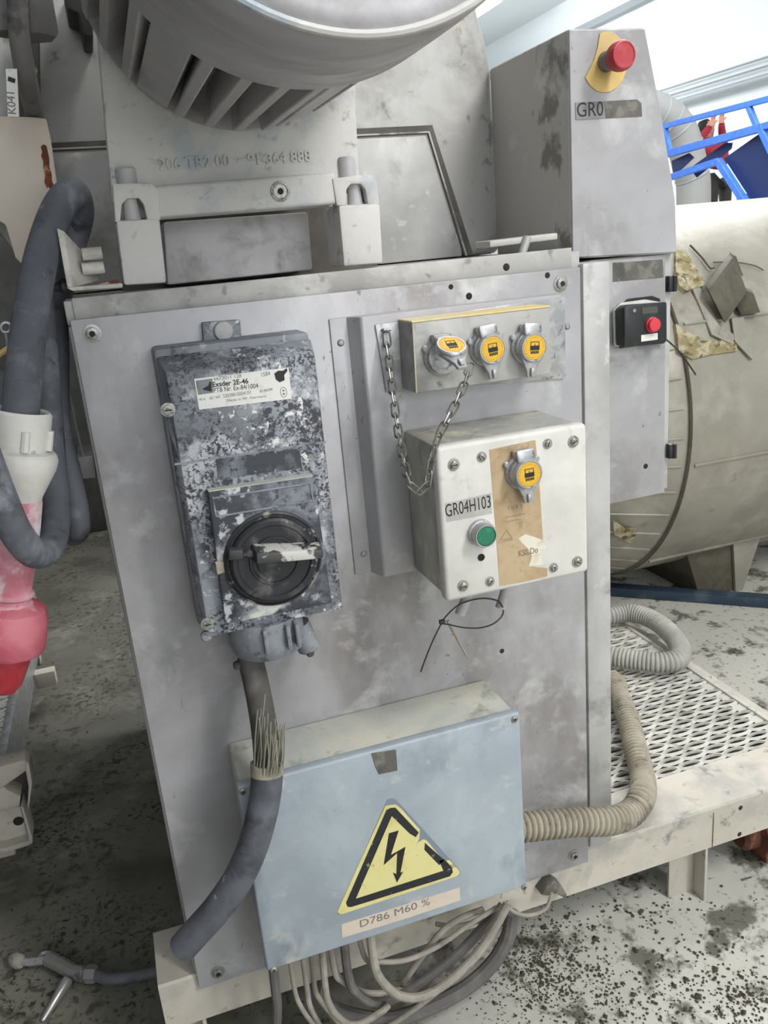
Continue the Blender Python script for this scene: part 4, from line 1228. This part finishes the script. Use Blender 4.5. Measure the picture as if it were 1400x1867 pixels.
# person far off, arms raised, on a low white stand hidden by the tank
PY = 7.7
hp = at(1150 + 770 / 5.6, 100 + 790 / 5.6, Y=PY)      # face
pr = thing('person', 'person in red top and dark trousers raising both arms behind the blue frame', 'person', (hp.x, PY, .55))
S = .30                                                # head height scale
b = B()
px_ = lambda x, y, dy=0: at(1150 + x / 5.6, 100 + y / 5.6, Y=PY + dy)
hipz = px_(900, 1190).z
hx = px_(900, 1190).x
def body_mesh(nodes, edges, name, m, parent):
    me = bpy.data.meshes.new(name)
    org = ORG[parent.name]
    me.from_pydata([tuple(Vector(p) - org) for p, r in nodes], edges, [])
    o = bpy.data.objects.new(name, me); C.objects.link(o); o.parent = parent
    md = o.modifiers.new('skin', 'SKIN')
    for v, (p, r) in zip(me.skin_vertices[0].data, nodes): v.radius = (r, r * .85)
    me.skin_vertices[0].data[0].use_root = True
    md.use_smooth_shade = True
    ss_ = o.modifiers.new('sub', 'SUBSURF'); ss_.levels = 1; ss_.render_levels = 1
    me.materials.append(m)
    return o


nk = px_(795, 870)
sL, sR = px_(735, 900), px_(930, 860)
body_mesh([((hx, PY, hipz), .15), ((hx - .03, PY, hipz + .22), .14), ((nk.x + .05, PY, nk.z - .06), .15), ((nk.x, PY, nk.z + .02), .055),
           ((nk.x - .16, PY, nk.z - .07), .07), (px_(690, 880, -.1), .05), (px_(820, 720, -.2), .042),
           ((nk.x + .22, PY, nk.z - .05), .07), (px_(930, 790, -.1), .055), (px_(925, 690, -.22), .042)],
          [(0, 1), (1, 2), (2, 3), (2, 4), (4, 5), (5, 6), (2, 7), (7, 8), (8, 9)], 'torso', M['red_cloth'], pr)
body_mesh([((hx, PY, hipz), .14), ((hx - .09, PY, hipz - .1), .095), ((hx - .1, PY - .01, hipz - .47), .07), ((hx - .1, PY + .01, .62), .055), ((hx - .1, PY - .13, .59), .045),
           ((hx + .09, PY, hipz - .1), .095), ((hx + .1, PY - .01, hipz - .47), .07), ((hx + .1, PY + .01, .62), .055), ((hx + .1, PY - .13, .59), .045)],
          [(0, 1), (1, 2), (2, 3), (3, 4), (0, 5), (5, 6), (6, 7), (7, 8)], 'trousers', M['dark_cloth'], pr)
hc = px_(780, 775)
b = B(); b.lathe([(0, -.12), (.045, -.115), (.068, -.07), (.078, 0), (.074, .05), (.05, .095), (0, .11)], hc, (.05, 0, 1), 20)
b.lathe([(.02, 0), (.012, .02), (0, .028)], hc + Vector((0, -.072, -.02)), (0, -1, 0), 8)
hd = b.build('head', M['skin'], pr)
b = B(); b.lathe([(.080, -.03), (.088, .02), (.083, .07), (.056, .115), (0, .128)], hc + Vector((-.01, .018, .0)), (-.1, .25, 1), 20); b.build('hair', M['hair'], pr)
for hpx in ((835, 690), (925, 660)):
    c = px_(*hpx, -.23)
    b = B(); b.box(c.x - .03, c.x + .03, c.y - .015, c.y + .015, c.z - .04, c.z + .03, .01)
    for k in range(4): b.tube([c + Vector((-.024 + k * .016, 0, .025)), c + Vector((-.022 + k * .015, -.012, .06)), c + Vector((-.02 + k * .014, -.035, .07))], .008, 6)
    b.tube([c + Vector((.028, 0, -.01)), c + Vector((.045, -.02, .02))], .009, 6)
    b.build('hand', M['skin'], pr)
b = B(); b.box(hx - .5, hx + .5, PY - .5, PY + .5, 0, .54, .01)
tag(b.build('work_stand', M['duct']), 'low pale stand under the person in red, hidden behind the tank', 'stand')

# ------------------------------------------------------------------ left side: bracket, cream plate, gland, tag
br = thing('white_bracket', 'small white triangular bracket with two pegs on the cabinet corner', 'bracket', at(140, 525, Y=.01))
b = B(); b.loft([at(120, 524, Y=-.004), at(224, 516, Y=-.004), at(224, 525, Y=-.004), at(132, 531, Y=-.004)], [at(x, y, Y=-.004) + Vector((0, .05, 0)) for x, y in ((120, 524), (224, 516), (224, 525), (132, 531))], .002, 2); b.build('bracket_base', M['bracket'], br)
g = [at(103, 416, Y=.012), at(117, 421, Y=.012), at(132, 525, Y=.002), at(122, 523, Y=.002)]
b = B(); b.loft(g, [g[0] + Vector((.002, .01, 0)), at(150, 458, Y=.05), at(182, 512, Y=.05), g[3] + Vector((.004, .05, 0))], .0015); b.build('gusset', M['bracket'], br)
for y0_, x1_ in ((462, 184), (489, 188)):
    a_, c_ = at(150, y0_ + 2, Y=.03), at(x1_, y0_ - 4, Y=.03)
    c_.y, c_.z = a_.y, a_.z
    B().lathe([(.0075, 0), (.0075, (c_ - a_).length), (.0065, (c_ - a_).length + .001), (0, (c_ - a_).length + .001)], a_, c_ - a_, 16).build('peg', M['bracket'], br)
b = B(); b.pxprism([(172, 520), (205, 512), (218, 510), (216, 517), (176, 524)], .02, .03, .002); b.build('rusty_wedge', M['rust_dark'], br)
p = at(117, 522, Y=.03)
b = B(); b.lathe([(0, 0), (.009, .002), (.010, .008), (.006, .012), (.004, .024), (0, .025)], p + Vector((.006, 0, 0)), (-1, 0, 0), 14)
tag(b.build('black_knob', M['black']), 'small black knob between the thick hose and white bracket', 'knob')

cp = thing('cream_plate', 'cream painted steel plate with rust streak at the left edge', 'plate', at(40, 400, Y=.16))
b = B(); b.pxprism([(-120, 205), (0, 212), (60, 213), (84, 216), (92, 250), (104, 335), (125, 420), (150, 470), (128, 525), (104, 518), (60, 502), (28, 470), (10, 410), (-120, 330)], .18, .010, .002); b.build('plate_body', M['cream'], cp)
b = B(); b.pxprism([(74, 268), (79, 263), (85, 266), (88, 280), (90, 290), (90, 304), (94, 316), (95, 330), (99, 340), (93, 347), (88, 340), (86, 344), (81, 333), (82, 318), (78, 308), (79, 296), (75, 284), (77, 276)], .1794, .0008); b.build('rust_streak', M['rust_dark'], cp)

gl = thing('cable_gland_cluster', 'grey dusty hexagonal cable gland cluster at the top left corner', 'cable gland', at(40, 60, Y=.1))
for (cx0, cy0, r0, y0_, y1_) in ((62, 20, .030, -60, 70), (18, 20, .024, -60, 62)):
    a_, c_ = at(cx0, y0_, Y=.10), at(cx0, y1_, Y=.10)
    B().lathe([(r0 * .9, 0), (r0, .004), (r0, .05), (r0 * .8, .055), (r0 * .8, .09), (r0 * .9, .095), (r0 * .9, (a_ - c_).length)], Vector((c_.x, .10, c_.z)), (0, 0, 1), 6).build('hex_nut', M['gland'], gl)
b = B(); b.tube(smooth_path([at(30, -60, Y=.07), at(35, 60, Y=.07), at(48, 140, Y=.10), at(64, 215, Y=.215), at(70, 270, Y=.225)], 6), .0120, 12)
tag(b.build('feed_cable', M['gland']), 'grey taped cable running down behind the cream plate', 'cable')
b = B(); b.tube([at(45, 126, Y=.096), at(46.5, 132, Y=.098)], .0138, 14); b.build('cable_clip', M['conduit'], gl)
b = B(); b.pxprism([(20, 40), (70, 40), (74, 300), (34, 300)], .245, .03, .002)
tag(b.build('dark_post', M['machine_dark']), 'dark upright post behind the white tag and taped cable', 'post')
tg = thing('name_tag', 'small white tag with black characters hanging beside the grey cable', 'tag', at(24, 170, Y=.075))
b = B(); b.pxprism([(10, 125), (31, 125), (35, 213), (14, 213)], .075, .003, .0005, 1); b.build('tag_plate', M['plate'], tg)
text('K041', (29.5, 208), (26.5, 169), M['ink_grey'], tg, .0748, 'lettering', .0003, .009)
text('I', (27, 152), (28.5, 144), M['ink'], tg, .0748, 'lettering', .0003, .008, .03)

# ------------------------------------------------------------------ red plug and rubber hoses
pg = thing('power_plug', 'large dusty red industrial power plug with white gland at the left edge', 'plug', at(20, 1150, Y=-.10))
ca, cb2 = at(40, 745, Y=-.10), at(4, 1250, Y=-.10)
axp = (ca - cb2).normalized()
Lp = (ca - cb2).length
def pv(py): return Lp * (1250 - py) / 505.0
B().lathe([(.026, pv(912)), (.0285, pv(892)), (.040, pv(845)), (.0415, pv(828)), (.040, pv(820)), (.037, pv(815)), (.0300, pv(812)), (.0315, pv(772)), (.0315, pv(752)), (.0290, pv(747)), (.024, pv(750)), (.022, pv(766)), (0, pv(766))], cb2, axp, 32).build('gland_nut', M['plug_white'], pg, angle=25)
for k in range(6):
    a = 2 * PI * k / 6
    u = axp.orthogonal().normalized(); v = axp.cross(u)
    c = cb2 + axp * pv(792) + (u * math.cos(a) + v * math.sin(a)) * .031
    b = B(); b.tube([c - axp * .011, c + axp * .011], .0048, 8); b.build('gland_lug', M['plug_white'], pg)
B().lathe([(.0235, pv(1102)), (.0245, pv(1060)), (.0275, pv(1000)), (.0285, pv(950)), (.0285, pv(905)), (.026, pv(885)), (0, pv(885))], cb2, axp, 32).build('plug_body', M['plug_red'], pg)
for y in (1070, 1090):
    B().lathe([(.025, pv(y + 8)), (.0275, pv(y + 4)), (.0275, pv(y)), (.0245, pv(y - 5))], cb2, axp, 32).build('body_ring', M['plug_red'], pg)
B().lathe([(.043, pv(1178)), (.0455, pv(1170)), (.0455, pv(1120)), (.041, pv(1098)), (.026, pv(1088)), (0, pv(1088))], cb2, axp, 12).build('locking_collar', M['plug_collar'], pg)
B().lathe([(0, pv(1258)), (.016, pv(1258)), (.022, pv(1245)), (.032, pv(1178)), (0, pv(1176))], cb2, axp, 28).build('plug_nose', M['red_cap'], pg)

def hose(pts, r, name, lab, m='rubber', group=None):
    b = B(); b.tube(smooth_path([at(x, y, Y=Y) for (x, y), Y in pts], 8), r, 20)
    return tag(b.build(name, M[m]), lab, 'hose', group)


hose([((38, 772), -.10), ((40, 720), -.10), ((50, 620), -.06), ((66, 515), -.01), ((84, 440), .03), ((108, 378), .06), ((134, 354), .09), ((142, 395), .12), ((120, 470), .13), ((98, 560), .12)],
     .0195, 'rubber_hose', 'thick black rubber hose arching up from the white plug gland')
hose([((100, 570), .09), ((104, 630), .08), ((105, 720), .065), ((109, 790), .055), ((126, 860), .04), ((141, 930), .03), ((143, 965), .04), ((134, 975), .08)],
     .0148, 'rubber_hose', 'dark rubber hose hanging close beside the cabinet edge')
hose([((64, 480), .055), ((74, 560), .045), ((81, 640), .03), ((88, 740), .012), ((96, 850), -.005), ((103, 930), -.03), ((94, 990), -.08), ((66, 1010), -.13), ((32, 975), -.17), ((6, 920), -.178), ((-25, 840), -.178), ((-60, 740), -.17)],
     .0165, 'rubber_hose', 'dark rubber hose looping below and across the red plug')
hose([((-40, 700), -.02), ((0, 690), -.02), ((12, 720), -.03), ((14, 780), -.035)], .011, 'rubber_hose', 'thin grey hose passing behind the white plug gland', 'rubber_b')
b = B(); b.tube([at(-30, 665, Y=.05), at(20, 633, Y=.08)], .004, 8)
tag(b.build('yellow_rod', M['yellow_plate']), 'thin yellowish rod at the left edge behind the thick hose', 'rod')
b = B(); b.tube([at(11 + 9 * math.cos(2 * PI * k / 16), 597 + 9 * math.sin(2 * PI * k / 16), Y=.2) for k in range(16)], .0025, 6, True)
b.tube([at(11, 606, Y=.2), at(24, 680, Y=.2)], .003, 6)
tag(b.build('ring_pin', M['zinc']), 'small steel ring pin at the left edge beside the thick hose', 'pin')
b = B(); b.box(-2.2, -1.0, -.6, 3.8, 0, 2.6, .01)
tag(b.build('dark_cabinet', M['machine_dark']), 'dark neighbouring machine cabinet at the far left behind the hoses', 'cabinet')

b = B(); b.box(-.98, 1.3, 3.3, 3.9, 0, 2.2, .01)  # hidden block added to keep light off the left floor
tag(b.build('added_shade_block', M['machine_dark']), 'dark machine closing the gap far behind the cabinet, on the left', 'machine')
# thin steel strip behind the cabinet's left side
b = B(); b.tube([at(127, 712, Y=.10), at(140, 780, Y=.1), at(153, 832, Y=.1)], .0022, 6)
tag(b.build('thin_wire', M['zinc']), 'thin pale wire hanging along the left side of the cabinet', 'wire')
b = B(); b.pxprism([(139, 834), (170, 829), (176, 872), (150, 874)], .12, .08, .003); b.build('side_bracket', M['steel'], cab)
# ------------------------------------------------------------------ left platform
ZL = .225
xe = -.350
lp = thing('left_platform', 'low neighbouring platform with perforated grating at the left edge', 'platform', (xe - .3, 1.2, 0))
tag(grating(xe - .62, xe - .02, .78, 1.9, ZL, .052, .0262).build('grating_plate', M['grating'], lp, smooth=False), kind='stuff')
b = B(); b.box(xe - .02, xe, .74, 1.9, .10, ZL + .004, .002); b.build('side_rail', M['zinc'], lp)
b = B(); b.box(xe - .62, xe - .03, .725, .765, .10, ZL + .002, .003); b.build('front_beam', M['beam'], lp)
b = B(); b.box(xe - .6, xe - .03, .8, 1.88, ZL - .05, ZL - .045); b.build('under_grating_shade', M['machine_dark'], lp)  # dark sheet imitating shade below this grating too
for y in (.76, 1.8):
    b = B(); b.box(xe - .07, xe - .02, y, y + .05, 0, .12, .002); b.build('leg', M['beam'], lp)
# lug with triangular hole
lx = lambda x, y: (x / 8.485, 1340 + y / 8.485)
YLg = .66
b = B()
for q_ in ([(-300, 560), (20, 490), (320, 400), (395, 400), (400, 560), (60, 800), (-300, 980)], [(-300, 980), (60, 800), (110, 850), (320, 950), (300, 1100), (-300, 1300)], [(395, 400), (450, 450), (500, 760), (440, 1180), (425, 1100), (440, 800), (400, 580)]):
    b.pxprism([lx(*p) for p in q_], YLg, .05, .002)
b.build('lug_upper', M['beam'], lp)
b = B()
for q_ in ([(320, 1100), (360, 1120), (500, 1580), (505, 1680), (430, 1720), (440, 1600)], [(-200, 1780), (100, 1820), (430, 1720), (500, 1650), (440, 1640), (60, 1760)]):
    b.pxprism([lx(*p) for p in q_], YLg, .06, .002)
b.pxprism([lx(*p) for p in ((-300, 1240), (320, 1100), (440, 1620), (60, 1780), (-300, 1850))], YLg + .03, .03, .002)
b.build('lug_lower', M['beam'], lp)
b = B(); b.pxprism([lx(*p) for p in ((-300, 600), (380, 480), (440, 760), (420, 1100), (-300, 1250))], YLg + .05, .006); b.build('lug_opening_shade', M['machine_dark'], lp)  # dark plate stands in for the shade inside the lug opening
c = at(*lx(285, 1330), Y=YLg + .03)
B().lathe([(.011, 0), (.011, .001), (0, .001)], c, (0, -1, 0), 16).build('lug_hole', M['dark_hole'], lp)
for yy in (1.12,):
    b = B(); b.box(xe, xe + .06, 1.46, 1.50, .07, .12, .003); b.build('outrigger', M['beam'], lp)

# ------------------------------------------------------------------ air gun on the floor
ag = thing('air_gun', 'dusty air blow gun with silver nozzle lying on the dark floor', 'air gun', at(140, 1775, Z=.0))
zz2 = lambda x, y, z=.022: at(x / 2.5, 1200 + y / 2.5, Z=z)
b = B(); b.tube(smooth_path([zz2(430, 1440), zz2(500, 1462), zz2(600, 1450), zz2(700, 1430), zz2(800, 1415)], 6), .011, 12); b.build('air_hose', M['rubber_b'], ag)
B().lathe([(.014, 0), (.016, .004), (.016, .02), (.012, .024), (.012, .04)], zz2(440, 1440), zz2(370, 1440) - zz2(440, 1440), 6).build('coupling', M['gland'], ag)
b = B(); b.tube([zz2(380, 1440), zz2(330, 1430), zz2(280, 1400), zz2(220, 1370)], .014, 10); b.build('gun_body', M['gland'], ag)
B().lathe([(.010, 0), (.011, .006), (.009, .03), (.0055, .075), (.003, .078), (0, .078)], zz2(310, 1465), zz2(235, 1585, .01) - zz2(310, 1465), 14).build('nozzle', M['brass'], ag)
b = B(); b.tube(smooth_path([zz2(170, 1390), zz2(190, 1350), zz2(230, 1345), zz2(250, 1370)], 5), .004, 8); b.build('trigger_guard', M['zinc'], ag)
b = B(); b.tube([zz2(220, 1375), zz2(130, 1385), zz2(90, 1380)], .008, 8); b.build('inlet_tube', M['zinc'], ag)
B().lathe([(.010, 0), (.014, .006), (.014, .02), (.009, .03), (0, .03)], zz2(100, 1390), zz2(40, 1360) - zz2(100, 1390), 10).build('inlet_nut', M['cable'], ag)

# ------------------------------------------------------------------ rusty valve under the platform
rp_ = at(1392, 1600, Y=.075)
ct = Vector((rp_.x, .085, .062))
rv = thing('rusty_pump', 'rusty brown iron pump on the floor under the platform beam', 'pump', (ct.x, ct.y, 0))
b = B(); b.lathe([(0, -.062), (.030, -.062), (.038, -.054), (.038, -.03), (.056, -.026), (.056, -.012), (.046, -.008), (.046, .12), (0, .12)], ct, (1, -.12, 0), 28); b.build('pump_body', M['rust'], rv)
for k in range(9):
    a = PI + k * PI / 8
    d = Vector((0, math.cos(a), -math.sin(a)))
    c = ct + Vector((.03, -.004, 0)) + d * .047
    b = B(); b.tube([c + Vector((-.03, .004, 0)), c + Vector((.08, -.01, 0))], .0045, 6); b.build('rib', M['rust'], rv)
for dx in (-.02, .06):
    b = B(); b.box(ct.x + dx, ct.x + dx + .03, .05, .12, .0, .03, .003); b.build('pump_foot', M['rust'], rv)
g_ = at(1362, 1616, Y=.03)
b = B(); b.prism([g_ + Vector((-.013, 0, .02)), g_ + Vector((.012, 0, .018)), g_ + Vector((.014, 0, -.018)), g_ + Vector((.004, 0, -.026)), g_ + Vector((-.01, 0, -.012))], (0, .004, 0), .001); b.build('grey_guard', M['cable_dark'], rv)

# ------------------------------------------------------------------ loose dirt on the floor
b = B()
rr = random.Random(3)
def crumb(x, y, s):
    ps = [(1, 0, 0), (0, 1, 0), (-1, 0, 0), (0, -1, 0)]
    v = [b.bm.verts.new((x + q_[0] * s * rr.uniform(.6, 1.2), y + q_[1] * s * rr.uniform(.6, 1.2), s * .4)) for q_ in ps]
    t_ = b.bm.verts.new((x, y, s * rr.uniform(.9, 1.4)))
    d_ = b.bm.verts.new((x, y, 0))
    for k in range(4):
        b.bm.faces.new((v[k], v[(k + 1) % 4], t_))
        b.bm.faces.new((v[(k + 1) % 4], v[k], d_))
def scatter(px, py, sx_, sy_, n, s0, s1):
    for _ in range(n):
        p = at(rr.gauss(px, sx_), rr.gauss(py, sy_), Z=0)
        if -1.5 < p.x < 3 and -1 < p.y < 3: crumb(p.x, p.y, rr.uniform(s0, s1) * (1 + (rr.random() < .06)))
scatter(1000, 1730, 45, 45, 420, .0012, .0034)
scatter(1040, 1800, 60, 50, 300, .0012, .0032)
scatter(960, 1790, 60, 40, 350, .0012, .003)
scatter(1230, 1740, 90, 60, 170, .0015, .0045)
scatter(1290, 1800, 70, 40, 140, .0015, .0035)
scatter(1360, 1830, 30, 30, 220, .0015, .0035)
scatter(1180, 1660, 60, 30, 60, .0015, .004)
scatter(1150, 1840, 90, 30, 220, .0012, .003)
scatter(170, 1620, 80, 60, 90, .0015, .0035)
scatter(230, 1680, 40, 40, 90, .0012, .003)
scatter(180, 1700, 90, 60, 110, .0012, .003)
scatter(150, 1480, 80, 120, 120, .0015, .004)
tag(b.build('floor_dirt', M['crumb'], None, smooth=False), 'scattered dark crumbs of dirt on the concrete floor', 'dirt', None, 'stuff')
